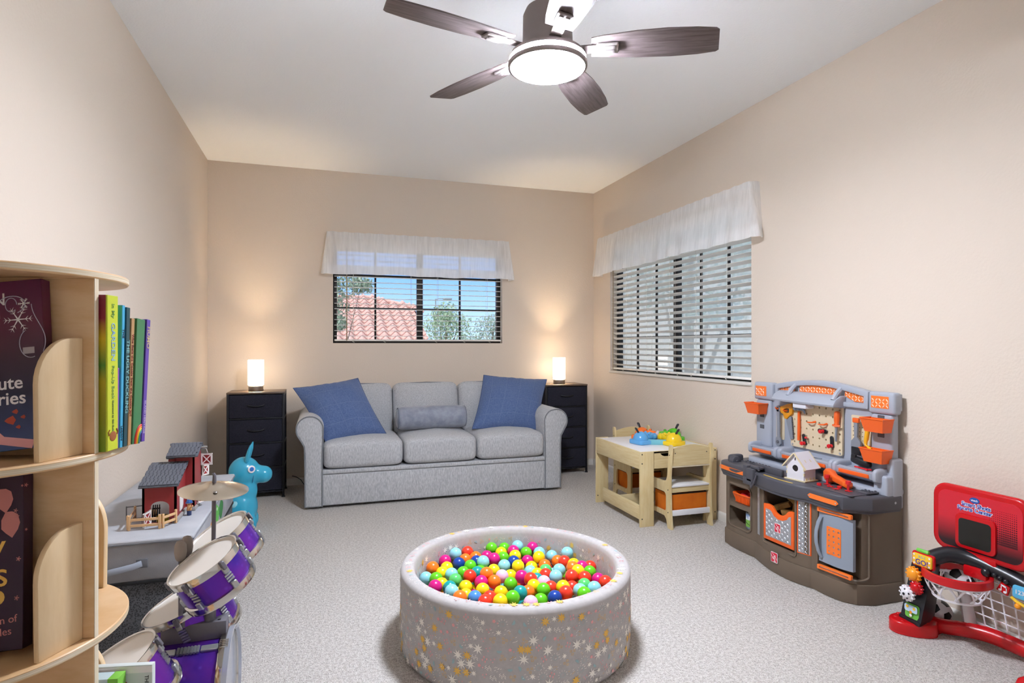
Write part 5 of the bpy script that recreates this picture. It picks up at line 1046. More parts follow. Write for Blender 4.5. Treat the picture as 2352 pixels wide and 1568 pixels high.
lg = MB().prism([(.019*math.cos(2*PI*i/24)+.005, .012*math.sin(2*PI*i/24)+.587) for i in range(24)], .001, 0, 1, TM(0, -.1166, 0) @ XZ).build('badge', mat('badge_blue', '1f55a5', .35), pb); MB().text('vtech', .0125, TM(.005, -.1179, .587) @ XZ, .0002, bold=.0002).build('badge_word', swht, lg)
tx = mat('title_blue', '2d56b0', .35)
for s_, z, x in (('Smart Shots', .565, .010), ('Sports Center', .546, .004)):
    h_ = MB().text(s_, .023, TM(x, -.1166, z) @ XZ, .0002, bold=.0022).build('title_outline', swht, pb); MB().text(s_, .023, TM(x, -.1172, z) @ XZ, .0003, bold=.0003).build('title', tx, pb)
# hoop with net
import_c = (-.062, -.262)
HX, HY, HZ, HR = -.012, -.195, .285, .118
ring = [(HX+HR*math.cos(2*PI*i/40), HY+HR*math.sin(2*PI*i/40)*.98, HZ) for i in range(40)]
hp = MB(); hp.lathe([(.104, .016), (.110, .018), (.118, .015), (.119, -.014), (.114, -.017), (.108, -.014), (.104, .016)], 40, TM(HX, HY, HZ)); hpo = hp.build('hoop', sred, sp)
MB().box(-.03, -.135, .277, .06, -.095, .322, .008, M=None).build('hoop_arm', sred, hpo)
nt = MB()
for i in range(10):
    a = 2*PI*i/10
    for s_ in (-1, 1):
        nt.tube([(HX+r_*math.cos(a+s_*t_), HY+r_*math.sin(a+s_*t_), z) for r_, t_, z in ((.110, 0, HZ-.012), (.104, .16, HZ-.035), (.092, .31, HZ-.062), (.080, .38, HZ-.078))], .0042, 6, flat=(1, .6))
nt.lathe([(.076, HZ-.080), (.084, HZ-.080), (.083, HZ-.087), (.076, HZ-.087), (.076, HZ-.080)], 30, TM(HX, HY, 0)); nt.lathe([(.106, HZ-.012), (.112, HZ-.012), (.110, HZ-.022), (.105, HZ-.022), (.106, HZ-.012)], 30, TM(HX, HY, 0)); nt.build('hoop_net', swht, hpo)
MB().tube([(-.035, -.085, .07), (-.045, -.09, .15), (-.06, -.10, .22)], [.030, .026, .022], 12, flat=(1, .7)).build('net_pole', mat('pole_white', 'c9c3c4', .4), sp)
gn = MB()
for i in range(13):
    x = -.03+i*.042; gn.tube([(x, -.062, .065), (x-.035, -.062, .30-abs(i-5)*.012)], .003, 5)
for j in range(6): gn.tube([(-.03, -.062, .075+j*.038), (.48, -.062, .075+j*.038-.0*j)], .003, 5)
gn.build('goal_net', swht, sp)
MB().tube([(-.03, -.06, .066), (.48, -.06, .062)], .008, 8).build('net_rail', swht, sp)
# console buttons on the arch
ar = [MB().prism([(.088, .262), (.128, .250), (.138, .285), (.108, .300)], .012, .003, 2, TM(0, -.112, 0) @ XZ).build('music_button', sred, sp)]
mn = MB(); mn.ball((.104, -.1255, .266), (.006, .002, .005), 12, 6); mn.ball((.122, -.1255, .262), (.006, .002, .005), 12, 6); mn.box(.108, -.1265, .266, .1105, -.1245, .288); mn.box(.126, -.1265, .262, .1285, -.1245, .284); mn.prism([(.108, .284), (.1285, .279), (.1285, .285), (.108, .290)], .002, 0, 1, TM(0, -.1245, 0) @ XZ); mn.build('music_note', swht, ar[0])
b1 = MB().prism(rrect(.146, .255, .198, .305, .012), .012, .003, 2, TM(0, -.112, 0) @ XZ).build('number_button', sblu, sp); MB().text('123', .022, TM(.172, -.1255, .28) @ XZ, .0003, bold=.0004).build('number_word', swht, b1)
MB().tube([(.140, -.118, .250), (.160, -.122, .242), (.195, -.12, .231)], .006, 8).build('slider', syel, sp); MB().ball((.168, -.128, .228), .011, 12, 8).build('slider_knob', sorg, sp)
for x, z in ((.055, .325), (.085, .325), (.105, .32), (.125, .315)): MB().ball((x, -.125, z-.01), .010 if x > .07 else .018, 12, 8).build('stud', sblk, sp)
def soccer(label, loc, r):
    o = thing('soccer_ball', label, 'ball', loc, 20, 'toy soccer balls'); MB().ball((0, 0, 0), r, 32, 20).build('ball_skin', swht, o)
    g = (1+5**.5)/2; pts = [(0, s1, s2*g) for s1 in (-1, 1) for s2 in (-1, 1)]+[(s1, s2*g, 0) for s1 in (-1, 1) for s2 in (-1, 1)]+[(s2*g, 0, s1) for s1 in (-1, 1) for s2 in (-1, 1)]
    for p in pts:
        n_ = Vector(p).normalized(); Bm = basis(n_); pent = []
        for k in (1, .5):
            for i in range(5):
                for j in range(4):
                    a0_, a1_ = i*1.25664, (i+1)*1.25664; t_ = j/4
                    pent.append(tuple((Bm @ Vector((.38*k*(math.cos(a0_)*(1-t_)+math.cos(a1_)*t_), .38*k*(math.sin(a0_)*(1-t_)+math.sin(a1_)*t_), .92))).normalized()*(r*1.012)))
        q = MB(); q.add(pent+[tuple(n_*r*1.012)], [(i, (i+1) % 20, 20+(i+1) % 20, 20+i) for i in range(20)]+[(20+i, 20+(i+1) % 20, 40) for i in range(20)]); q.build('patch', sblk, o, 80)
soccer('toy soccer ball on the floor behind the black tower', tuple(SM @ Vector((-.172, -.078, .056))), .052)
soccer('toy soccer ball resting behind the red hoop', tuple(SM @ Vector((-.088, -.072, .235))), .060)
t = thing('toy_bowl', 'red toy dome at the lower right corner on the carpet', 'toy', (2.318, 1.372, 0))
MB().lathe([(0, .075), (.02, .073), (.034, .062), (.042, .04), (.044, .0), (0, 0)], 28).build('dome', sred, t); MB().lathe([(.043, 0), (.055, .001), (.055, .006), (.043, .008)], 28).build('dome_flange', sred, t)
# ---------------------------------------------------------------- round revolving bookcase at the left
ply_f = wood('bookcase_birch', 'd3ac7c', 'dfbd92', (2.2, 2.2, 9), .42, 4, .06); ply_v = wood('bookcase_birch_upright', 'd9bd92', 'e4cba3', (7, 7, 1.2), .42, 4, .06); ply_edge = mat('bookcase_edge', 'e2d8c4', .5, var=(60, 'cdb994', 2), stretch=(.1, .1, 9)); ply_edge_v = mat('bookcase_edge_upright', 'e6ddcb', .5, var=(30, 'd3c2a2', 2), stretch=(8, 8, .1))
KX, KY, KA, KR = -.60, 1.315, -12, .238
KM = TM(KX, KY, 0, 0, 0, KA)
bk = thing('revolving_bookcase', 'round birch plywood revolving bookcase with four open sides', 'bookcase', (KX, KY, 0), KA)
tiers = [(.05, .064), (.360, .374), (.686, .700), (1.013, 1.027), (1.338, 1.352)]
for z0, z1 in tiers:
    s_ = MB().lathe([(0, z0), (KR-.002, z0), (KR, z0+.002), (KR, z1-.002), (KR-.002, z1), (0, z1)], 96).build('shelf', ply_f, bk, 30)
    MB().lathe([(KR+.0003, z0+.003), (KR+.0003, z1-.003)], 96).build('ply_edge_band', ply_edge, s_)
for i in range(4):
    za, zb = tiers[i][1], tiers[i+1][0]
    for q in range(4):
        X_ = TM(0, 0, 0, 0, 0, 90*q)
        p = MB(); p.X = X_; p.box(-.039, -.045, za, .232, -.033, zb, .001, 1); po = p.build('upright_panel', ply_f, bk)
        e = MB(); e.X = X_; e.box(.2318, -.0445, za, .2330, -.0335, zb); e.build('panel_edge', ply_edge_v, po)
        hh = (zb-za)*.66; o_ = [(-.046, 0), (-.128, 0), (-.130, hh*.62)]+[(-.066-.064*math.cos(R(a)), hh*.62+hh*.38*math.sin(R(a))) for a in range(10, 91, 10)]+[(-.046, hh)]
        d = MB(); d.X = X_ @ TM(.214, -.046, za, 0, 0, -15) @ TM(-.011, .046, 0); d.prism(o_, .011, .002, 2, YZ); d.build('divider', ply_v, bk)
MB().lathe([(0, 0), (.20, 0), (.20, .02), (.06, .03), (.06, .05), (0, .05)], 48).build('swivel_base', ply_f, bk)
# books: local frame of the bookcase
def book(label, w, h, d, M, cover, pages='e9e2d2', group='books on the revolving bookcase', rough=.35):
    """w = cover width (x), d = thickness (y), h = height (z); spine at +x, front cover at -y"""
    o = bpy.data.objects.new('book', None); COL.objects.link(o); o.empty_display_size = .05; tag(o, label, 'book', group); o.matrix_world = KM @ M
    c = MB(); c.box(0, 0, 0, w, .003, h, .0008, 1); c.box(0, d-.003, 0, w, d, h, .0008, 1); c.box(w-.003, .001, 0, w, d-.001, h, .001, 1)
    co = c.build('cover', cover, o); MB().box(.003, .003, .004, w-.003, d-.003, h-.004).build('page_block', mat('book_pages', pages, .8), o)
    return o, co
def grad(name, z0, z1, stops):
    m, n, l = node_mat(name); b = n['Principled BSDF']; b.inputs['Roughness'].default_value = .35
    tc = n.new('ShaderNodeTexCoord'); sx = n.new('ShaderNodeSeparateXYZ'); l.new(tc.outputs['Object'], sx.inputs[0]); mr = n.new('ShaderNodeMapRange'); mr.inputs[1].default_value = z0; mr.inputs[2].default_value = z1
    l.new(sx.outputs[2], mr.inputs[0]); rp = n.new('ShaderNodeValToRGB'); l.new(mr.outputs[0], rp.inputs[0]); l.new(rp.outputs[0], b.inputs['Base Color'])
    e = rp.color_ramp.elements; e[0].position = stops[0][0]; e[0].color = lin(stops[0][1]); e[1].position = stops[-1][0]; e[1].color = lin(stops[-1][1])
    for p, c in stops[1:-1]: k = e.new(p); k.color = lin(c)
    return m
def flake(mb, x, z, r, y, arms=6, w=.0012):
    for i in range(arms):
        a = PI*i/arms*2; c, s = math.cos(a), math.sin(a)
        mb.prism([(-w*s*-1, 0), (r*c, r*s), (w*s*-1, 0)] if False else [(x+w*s, z-w*c), (x+r*c, z+r*s), (x-w*s, z+w*c)], .0004, 0, 1, TM(0, y, 0) @ XZ)
        for k in (.5, .75):
            for sg in (-1, 1):
                b = a+sg*.9; px, pz = x+r*k*c, z+r*k*s; mb.prism([(px+w*.6*math.sin(b), pz-w*.6*math.cos(b)), (px+r*.28*math.cos(b), pz+r*.28*math.sin(b)), (px-w*.6*math.sin(b), pz+w*.6*math.cos(b))], .0004, 0, 1, TM(0, y, 0) @ XZ)
white_p = mat('print_white', 'ece8ea', .4); silver_p = mat('print_silver', 'b9b4c6', .4); gold_p = mat('print_gold', 'cfa24a', .4); pinkp = mat('print_pink', 'b98ac0', .4); grey_p = mat('print_grey', 'a39a9e', .4); salmon_p = mat('print_salmon', 'c9807c', .4)
fz = grad('storybook_cover', 0, .288, [(0, '3f5687'), (.12, '2f3f70'), (.33, '1b1c3c'), (.55, '3c1730'), (.75, '5c1838'), (1, '5d1d4b')])
o, co = book('burgundy and navy storybook standing front out on the upper shelf', .215, .288, .022, TM(-.025, -.099, 1.0275, -6, 0, 0) @ TM(0, 0, 0, 0, -6, 0), fz)
# front cover print: own coordinates x 0..215, z 0..288
y_ = -.0002
pr = MB(); flake(pr, .176, .220, .024, y_); flake(pr, .186, .247, .010, y_); pr.build('snow_print', white_p, co)
sw = MB(); sw.tube([(.162+.026*math.cos(R(a))+.0004*a/10, y_-.0004, .245+.018*math.sin(R(a))-.00002*a) for a in range(200, -60, -12)], .0008, 4); sw.tube([(.208-.01*math.cos(R(a*1.4)), y_-.0004, .245-.0005*a) for a in range(0, 170, 8)], .0007, 4); sw.tube([(.166+.009*math.cos(R(a)), y_-.0004, .246+.012*math.sin(R(a))) for a in range(0, 330, 15)], .0007, 4); sw.tube([(.195+.018*math.cos(R(a)), y_-.0004, .178+.025*math.sin(R(a))) for a in range(120, 300, 12)], .0007, 4); sw.build('swirl_print', silver_p, co)
t1 = MB().text('FROZEN', .030, TM(.158, y_, .256) @ XZ, .0003, align='RIGHT').build('title', white_p, co)
t2 = MB(); t2.text('5-Minute', .030, TM(.180, y_, .112) @ XZ, .0003, align='RIGHT', bold=.0004); t2.text('Stories', .030, TM(.184, y_, .086) @ XZ, .0003, align='RIGHT', bold=.0004); t2.build('subtitle', white_p, co)
st = MB(); st.prism(rect(.05, .224, .148, .240), .0004, 0, 1, TM(0, y_, 0) @ XZ); st.build('pale_bar', grey_p, co); MB().prism(rect(.182, .160, .200, .171), .0004, 0, 1, TM(0, y_, 0) @ XZ).build('pale_bar', grey_p, co)
lf = MB(); [lf.prism([(x+r_*math.cos(k*1.05), z+r_*(1 if k % 2 else .5)*math.sin(k*1.05)) for k in range(6)], .0003, 0, 1, TM(0, y_, 0) @ XZ) for x, z, r_ in ((.158, .050, .009), (.166, .064, .005), (.178, .054, .004), (.170, .038, .004))]; lf.build('leaf_print', mat('print_leaf', 'b0422c', .4), co)
ar = MB(); ar.prism([(.19, .0), (.14, .012), (.115, .045), (.124, .050), (.148, .024), (.195, .014)], .0003, 0, 1, TM(0, y_, 0) @ XZ); ar.build('ribbon_print', pinkp, co)
ft = grad('fairytale_cover', 0, .29, [(0, '2a0d2c'), (.5, '2b0f30'), (1, '33132f')])
o, co = book('dark purple fairy tale book leaning on the middle shelf', .185, .285, .024, TM(-.027, -.111, .7015, -8, 0, 0) @ TM(0, 0, 0, 0, -5, 0), ft)
t3 = MB(); t3.text('Fairy', .060, TM(.158, y_, .168) @ XZ, .0003, align='RIGHT'); t3.text('Tales', .060, TM(.163, y_, .122) @ XZ, .0003, align='RIGHT'); t3.build('title', gold_p, co)
t4 = MB(); t4.text('A Collection of', .017, TM(.176, y_, .050) @ XZ @ TM(0, 0, 0, 0, 0, 4), .0003, align='RIGHT'); t4.text('Fairy Tales', .017, TM(.168, y_, .031) @ XZ @ TM(0, 0, 0, 0, 0, 4), .0003, align='RIGHT'); t4.build('subtitle', salmon_p, co)
dc = MB(); rs_ = random.Random(2)
for i in range(26): flake(dc, rs_.uniform(.03, .19), rs_.uniform(.01, .28), rs_.uniform(.002, .0045), y_, 5, .0008)
tag(dc.build('star_print', salmon_p, co), kind='stuff')
pg_ = MB(); [pg_.prism([(x+r_*math.cos(k*.7)*1.0, z+r_*1.4*math.sin(k*.7)*(1+.2*math.sin(3*k))) for k in range(9)], .0003, 0, 1, TM(0, y_, 0) @ XZ) for x, z, r_ in ((.155, .245, .014), (.165, .205, .015))]; pg_.build('animal_print', salmon_p, co)
pk = MB(); pk.prism(circ(.145, .086, .012, 14), .0003, 0, 1, TM(0, y_, 0) @ XZ); pk.tube([(.137+.006*math.cos(R(a)), y_, .068+.006*math.sin(R(a))) for a in range(0, 360, 30)], .0006, 4, closed=True); pk.tube([(.137+.006*math.cos(R(a)), y_, .068+.006*math.sin(R(a))) for a in range(0, 360, 30)], .0006, 4, closed=True); pk.build('coach_print', gold_p, co)
# row of spines on the right side of the upper shelf; spine faces +x
def spine_text(co, txt, size, w, d, h, m, zc=.5, bold=.0002):
    MB().text(txt, size, TM(w+.0004, d/2, h*zc) @ Matrix(((0, 0, 1, 0), (0, -1, 0, 0), (0, 0, 0, 0), (0, 0, 0, 1))) if False else TM(w+.0004, d/2, h*zc, 0, 90, 0) @ TM(0, 0, 0, 0, 0, 0), .0002, bold=bold).build('spine_title', m, co)
zs = 1.0275
def row(label, y0, d, w, h, x, hexc, lean, texts):
    o, co = book(label, w, h, d, TM(x-w, y0, zs, lean, 0, 0), mat('cover_'+hexc, hexc, .35))
    for tx_, sz, hx, zc in texts: spine_text(co, tx_, sz, w, d, h, mat('ink_'+hx, hx, .4), zc)
    return o, co
o, co = row('lime green garden pop up book spine at the front of the upper row', -.030, .034, .19, .283, .246, 'c3cf33', 0, [('In My', .012, '5b8d3a', .90), ('GARDEN', .0175, '7fa6c8', .70), ('Pop-Up Book', .011, '6f9a4a', .44), ('Illustrated by Gill Guile', .0062, '5b7a3a', .22)])
cv = MB(); cv.box(.02, -.0006, 0, .187, 0, .283); cv.build('front_print', grad('tulip_print', 0, .283, [(0, '6f8f1c'), (.45, 'b3a01c'), (.55, '4f8a2c'), (.72, 'd8b51c'), (.85, '8d1f2f'), (1, '7d1a2c')]), co)
cr = MB(); cr.ball((.1905, .017, .026), (.0006, .011, .009), 12, 8); cr.tube([(.1905, .004, .028), (.1905, .002, .034), (.1905, .006, .038)], .0012, 5); cr.tube([(.1905, .030, .028), (.1905, .032, .034), (.1905, .028, .038)], .0012, 5); cr.build('crab_print', mat('ink_crab', '9a5a2a', .5), co)
row('thin purple book spine beside the lime green book', .0045, .005, .17, .15, .244, '8d4fae', -1, [])
row('sky blue picture book spine with dark title', .010, .009, .18, .268, .246, '3fa7cf', -2, [('THE', .010, '173a52', .8), ('Ladybird', .008, '173a52', .1)])
o, co = row('dark teal fairy tale spine with pale capitals', .021, .012, .18, .265, .247, '1d4a52', -2.5, [('THE UGLY DUCKLING', .014, '7fb5b5', .5)])
row('tan picture book spine with red handwriting', .035, .011, .17, .245, .247, 'b08a5c', -3.5, [('Who Stole the Cookie from the Cookie Jar?', .0088, '7d2a22', .55)])
o, co = row('thick green book spine with rainbow at its foot', .049, .030, .17, .246, .248, '3d7a4f', -4.5, [])
for k, hx in enumerate(('d8352c', 'f08a24', 'f3d02c', '58a845', '3b62b8')):
    MB().tube([(.1705, .030-(.022-.0035*k)*math.sin(R(a)), (.036-.0035*k)*math.cos(R(a))*1.0+.0) for a in range(0, 91, 9)], .0019, 5).build('rainbow_band', mat('ink_'+hx, hx, .4), co)
row('purple book spine with pale capitals at the end of the row', .081, .013, .16, .246, .249, '5d3f9e', -5.5, [('HUMO', .015, 'c9b58a', .85), ('ISLAND HERITAGE', .008, 'b9a8d8', .2)])
# lower books and boxes
o, co = book('green book edge on the middle shelf behind the upright panel', .12, .15, .012, TM(.065, .005, .7005, 0, -14, 0), mat('cover_deep_green', '1f5e46', .4))
MB().text('Tales', .014, TM(.1204, .006, .11, 0, 90, 0), .0002).build('spine_title', gold_p, co)
t = thing('flag_box', 'pale activity box with a red flag picture on the lower shelf', 'box', (0, 0, 0)); t.matrix_world = KM @ TM(.108, .0, .3745, 0, 0, 0)
MB().box(0, 0, 0, .20, .012, .250, .001).build('box_body', mat('box_pale', 'cdd6d4', .5), t)
fl = MB(); fl.prism([(.130, .215), (.150, .225), (.162, .212), (.178, .214), (.168, .190), (.150, .186), (.142, .178), (.118, .188)], .0004, 0, 1, TM(0, 0, 0) @ XZ); fl.prism([(.095, .178), (.112, .186), (.110, .165), (.096, .160)], .0004, 0, 1, XZ); fl.build('flag_print', mat('flag_red', 'b03a2c', .5), t)
fp = MB(); fp.tube([(.106, -.0004, .160), (.137, -.0004, .232)], .0015, 5); fp.build('flag_pole_print', gold_p, t); MB().text('THE', .010, TM(.19, -.0004, .222) @ XZ @ TM(0, 0, 0, 0, 0, -90), .0002).build('edge_word', black, t)
MB().box(.0, -.0006, .236, .20, 0, .248).build('top_band', white_p, t)
t = thing('small_green_box', 'small pale blue box with lime green edge in front of the flag box', 'box', (0, 0, 0)); t.matrix_world = KM @ TM(.135, -.030, .3745, 0, 0, 0)
MB().box(0, 0, 0, .128, .026, .243, .001).build('box_body', mat('box_blue', 'b5c9cd', .5), t); MB().box(.111, -.0006, 0, .1286, .0262, .2434, .0005).build('green_edge', mat('box_lime', '7fc64a', .5), t)
MB().text('Draw', .016, TM(.120, -.0008, .18) @ XZ @ TM(0, 0, 0, 0, 0, -90), .0002).build('edge_word', mat('ink_forest', '2e6a2a', .5), t)
one(MB().tube([(-.02, 0, 0), (0, 0, .004), (.02, 0, 0)], .016, 10), 'red_toy_roll', red, 'small red and white roll standing before the pale blue box', 'toy', tuple(KM @ Vector((.212, -.062, .391))), -12)

# ---------------------------------------------------------------- toy chest along the left wall
felt = mat('chest_grey_felt', '8f9196', .9, spec=.15, var=(5, 'a0a2a7', 3), bump=(250, .3, .001)); felt_l = mat('chest_lid_grey', 'a4a7ad', .85, spec=.2, var=(4, 'b3b6bb', 3), bump=(250, .25, .001)); seam_m = mat('chest_seam', '777a80', .9)
mesh_m, n_, l_ = node_mat('black_mesh'); b_ = n_['Principled BSDF']; b_.inputs['Roughness'].default_value = .7
tc_ = n_.new('ShaderNodeTexCoord'); vo = n_.new('ShaderNodeTexVoronoi'); vo.inputs['Scale'].default_value = 190; l_.new(tc_.outputs['Object'], vo.inputs['Vector']); rp_ = n_.new('ShaderNodeValToRGB'); rp_.color_ramp.elements[0].color = lin('17181b'); rp_.color_ramp.elements[1].color = lin('55585d'); rp_.color_ramp.elements[0].position = .2; rp_.color_ramp.elements[1].position = .6
l_.new(vo.outputs['Distance'], rp_.inputs[0]); l_.new(rp_.outputs[0], b_.inputs['Base Color'])
CX0, CX1, CY0, CY1, CZ = -.885, -.450, 2.42, 3.50, .522
chs = thing('toy_chest', 'long grey fabric toy chest with black mesh base along the left wall', 'toy chest', (CX0, CY0, 0))
cw, cl = CX1-CX0, CY1-CY0
MB().box(.004, .006, .0, cw-.004, cl-.004, .375, .01).build('mesh_body', mesh_m, chs)
MB().box(0, 0, .372, cw, cl, CZ-.012, .008).build('fabric_body', felt, chs)
MB().box(-.002, -.006, CZ-.014, cw+.006, cl+.004, CZ, .006, 3).build('lid', felt_l, chs)
MB().tube([(0, -.006, CZ-.012), (cw+.005, -.006, CZ-.012), (cw+.005, cl, CZ-.012)], .004, 6).build('lid_piping', seam_m, chs)
MB().box(0, -.002, .362, cw+.001, cl, .374, .002).build('black_trim', mat('chest_trim', '1b1c1e', .8), chs)
for x in (.16,): MB().box(x-.001, -.0015, .376, x+.001, .002, CZ-.015).build('panel_seam', seam_m, chs)
MB().tube([(.07, -.004, .408), (.10, -.018, .412), (.18, -.026, .422), (.25, -.018, .432), (.275, -.004, .437)], .011, 8, flat=(1, .25)).build('strap_handle', mat('strap_grey', '9da6b3', .8), chs)
for x, z in ((.072, .408), (.275, .437)): MB().box(x-.018, -.004, z-.016, x+.018, .002, z+.016, .001).build('handle_patch', mat('patch_grey', '6d7076', .9), chs)
for i, (x0, m_, zc, s_, nm) in enumerate(((.52, mat('decal_green', '58b04a', .7), .44, .055, 'frog_shape'), (.66, mat('decal_dark_green', '2f7a3c', .7), .445, .04, 'reed_shape'), (.42, mat('decal_orange', 'd88a2c', .7), .43, .028, 'fish_shape'))):
    b = MB(); b.prism([(x0+s_*1.5*math.cos(R(a))*(1+.12*math.sin(R(3*a))), zc+s_*math.sin(R(a))*(1+.15*math.cos(R(4*a)))) for a in range(0, 360, 20)], .002, 0, 1, TM(cw-.001, 0, 0) @ YZ); b.build(nm, m_, chs)
b = MB(); [b.ball((cw+.0015, .50+.04*k, .475), (.001, .008, .008), 10, 6) for k in (0, 1)]; b.build('frog_eyes', white_p, chs)
# ---------------------------------------------------------------- toy barn and its pen on the chest
bred = mat('barn_red', '8e2a2c', .45); broof = mat('barn_roof_grey', '4e525b', .5, var=(70, '5e626b', 2), bump=(90, .5, .002)); bwht = mat('barn_white', 'e9e6e3', .4); bstone = mat('barn_stone', '9c9a96', .7)
bz = CZ+.001
bn_ = thing('toy_barn', 'red toy barn with grey shingle roofs and white trimmed doors', 'toy barn', (-.60, 2.61, bz))
arch = [(-.03, .0), (.035, .0), (.035, .065)]+[(.0025+.0325*math.cos(R(a)), .065+.022*math.sin(R(a))) for a in range(15, 166, 15)]+[(-.03, .065)]
MB().holed([(-.058, 0), (.060, 0), (.060, .150), (-.058, .150)], [[(x, max(z, .004)) for x, z in arch]], .008, TM(0, .008, 0) @ XZ).build('front_wall', bred, bn_)
MB().prism([(.0, 0), (.165, 0), (.165, .198), (.0, .150)], .008, 0, 1, TM(.052, 0, 0) @ YZ).build('side_wall', bred, bn_); MB().prism([(.0, 0), (.05, 0), (.05, .17), (.0, .150)], .008, 0, 1, TM(-.058, 0, 0) @ YZ).build('side_wall', bred, bn_)
MB().box(.045, -.004, 0, .066, .165, .018, .002).build('stone_plinth', bstone, bn_); 
rs1 = MB(); rs1.box(-.068, -.016, 0, .070, .185, .006, .001, M=TM(0, 0, .148, 17, 0, 0)); ro1 = rs1.build('lean_to_roof', broof, bn_)
sh = None
for j in range(8):
    for i in range(10):
        M = TM(-.061+i*.0137+(j % 2)*.004, -.012+j*.0235, .0075+.0006, 4, 0, 0)
        M = TM(0, 0, .148, 17, 0, 0) @ M
        if sh is None: sh = MB().box(-.006, 0, 0, .006, .024, .002).build('shingle', broof, ro1); sh.matrix_local = M
        else: inst(sh, 'shingle', ro1, M)
MB().box(.020, .165, 0, .093, .172, .235).build('tower_front', bred, bn_); MB().box(.086, .165, 0, .093, .315, .235).build('tower_side', bred, bn_); MB().box(.018, .165, 0, .025, .315, .235).build('tower_side', bred, bn_); MB().box(.018, .308, 0, .093, .315, .235).build('tower_back', bred, bn_)
MB().box(.07, .160, 0, .098, .32, .016, .002).build('stone_plinth', bstone, bn_)
MB().prism([(.165, .235), (.315, .235), (.24, .262)], .007, 0, 1, TM(.086, 0, 0) @ YZ).build('gable', bred, bn_)
for s_, a in ((0, 20), (1, -20)):
    rf2 = MB(); rf2.box(-.008, -.105 if s_ == 0 else 0, 0, .110, 0 if s_ == 0 else .105, .006, .001, M=TM(0, .24, .264, a, 0, 0)); r2 = rf2.build('tower_roof', broof, bn_)
    if s_ == 0:
        for j in range(5):
            for i in range(8): inst(sh, 'shingle', r2, TM(0, .24, .264, a, 0, 0) @ TM(-.001+i*.0137+(j % 2)*.004, -.102+j*.021, .0075, 4, 0, 0))
MB().cyl((-.012, .24, .270), (.112, .24, .270), .005, n=8).build('ridge_cap', broof, bn_)
MB().box(-.012, .20, .185, .018, .25, .215, .002).build('side_dormer', bred, bn_); MB().box(-.018, .195, .216, .018, .255, .221, .001).build('dormer_roof', broof, bn_)
def xdoor(parent, M, w, h, nm='stable_door'):
    d = MB(); d.box(0, 0, 0, w, .003, h, M=M); o = d.build(nm, bred, parent); t_ = .006; f = MB()
    for a, b, c, e in ((0, 0, w, t_), (0, h-t_, w, h), (0, 0, t_, h), (w-t_, 0, w, h)): f.box(a, -.0015, b, c, .0045, e, M=M)
    L = math.hypot(w, h); an = math.degrees(math.atan2(h, w)); f.box(0, -.001, -.0022, L, .004, .0022, M=M @ TM(0, 0, 0, 0, -an, 0)); f.box(0, -.001, -.0022, L, .004, .0022, M=M @ TM(0, 0, h, 0, an, 0)); f.build('door_trim', bwht, o); return o
xdoor(bn_, TM(.095, .30, .165, 0, 0, -8), .046, .050, 'loft_door'); xdoor(bn_, TM(.097, .310, .115, 0, 0, 50), .036, .046, 'loft_door'); xdoor(bn_, TM(.100, .205, .018, 0, 0, 65), .05, .07); xdoor(bn_, TM(-.030, .0, .004, 0, 0, -100), .058, .052, 'stall_door')
MB().box(.0605, .05, .03, .063, .11, .085).build('window_trim', bwht, bn_)
MB().tube([(.10, .24, .252), (.125, .24, .248), (.128, .26, .225), (.118, .30, .215)], .002, 6).build('hoist_rope', bwht, bn_); MB().tube([(.09, .24, .254), (.13, .24, .254)], .004, 6).build('hoist_beam', bstone, bn_)
fen = mat('fence_tan', 'd3ab7c', .55)
def fence(label, p0, p1, h=.05):
    P0, P1 = Vector(p0), Vector(p1); L = (P1-P0).length; a = math.degrees(math.atan2(P1.y-P0.y, P1.x-P0.x))
    o = thing('toy_fence', label, 'toy fence', (p0[0], p0[1], bz), a, 'tan toy fence sections'); 
    for x in (0, L): MB().box(x-.004, -.004, 0, x+.004, .004, h, .001, 1).build('post', fen, o); 
    for z in (.012, .034): MB().box(.004, -.003, z, L-.004, .001, z+.010, .001, 1).build('rail', fen, o)
fence('tan toy fence section along the front of the chest', (-.684, 2.545), (-.582, 2.54), .054); fence('tan toy fence section running back to the barn corner', (-.572, 2.545), (-.540, 2.600), .054); fence('tan toy fence section at the wall side of the barn', (-.692, 2.558), (-.705, 2.70), .054)
t = thing('toy_gate', 'dark grey wire gate leaning beside the barn wall', 'toy gate', (-.735, 2.70, bz), 8)
for x in (0, .03, .06): MB().cyl((x, 0, 0), (x, 0, .055), .002, n=6).build('bar', mat('gate_grey', '5e6168', .5), t)
for z in (.003, .052): MB().cyl((0, 0, z), (.06, 0, z), .002, n=6).build('rail', MC['gate_grey'], t)
t = thing('hay_bale', 'olive yellow toy hay bale in the barn doorway', 'hay bale', (-.592, 2.63, bz+.001), 25)
MB().box(-.02, -.014, 0, .02, .014, .026, .004).build('bale', mat('hay_olive', '9a8a2c', .9, bump=(120, .6)), t); MB().box(-.012, -.0145, -.0005, -.009, .0145, .0265).build('twine', mat('twine', '6d6120', .9), t)
t = thing('toy_fork', 'black toy hay rake standing inside the barn', 'toy rake', (-.618, 2.648, bz+.001))
for k in range(4): MB().tube([(-.012+.008*k, 0, .0), (-.012+.008*k, -.006, .03), (-.01+.007*k, 0, .065)], .0022, 6).build('tine', black, t)
MB().tube([(-.014, 0, .05), (.014, 0, .05)], .003, 6).build('bar', black, t)
t = thing('toy_figure', 'small toy farmer with blue cap standing beside the barn', 'toy figure', (-.513, 2.705, bz), -30)
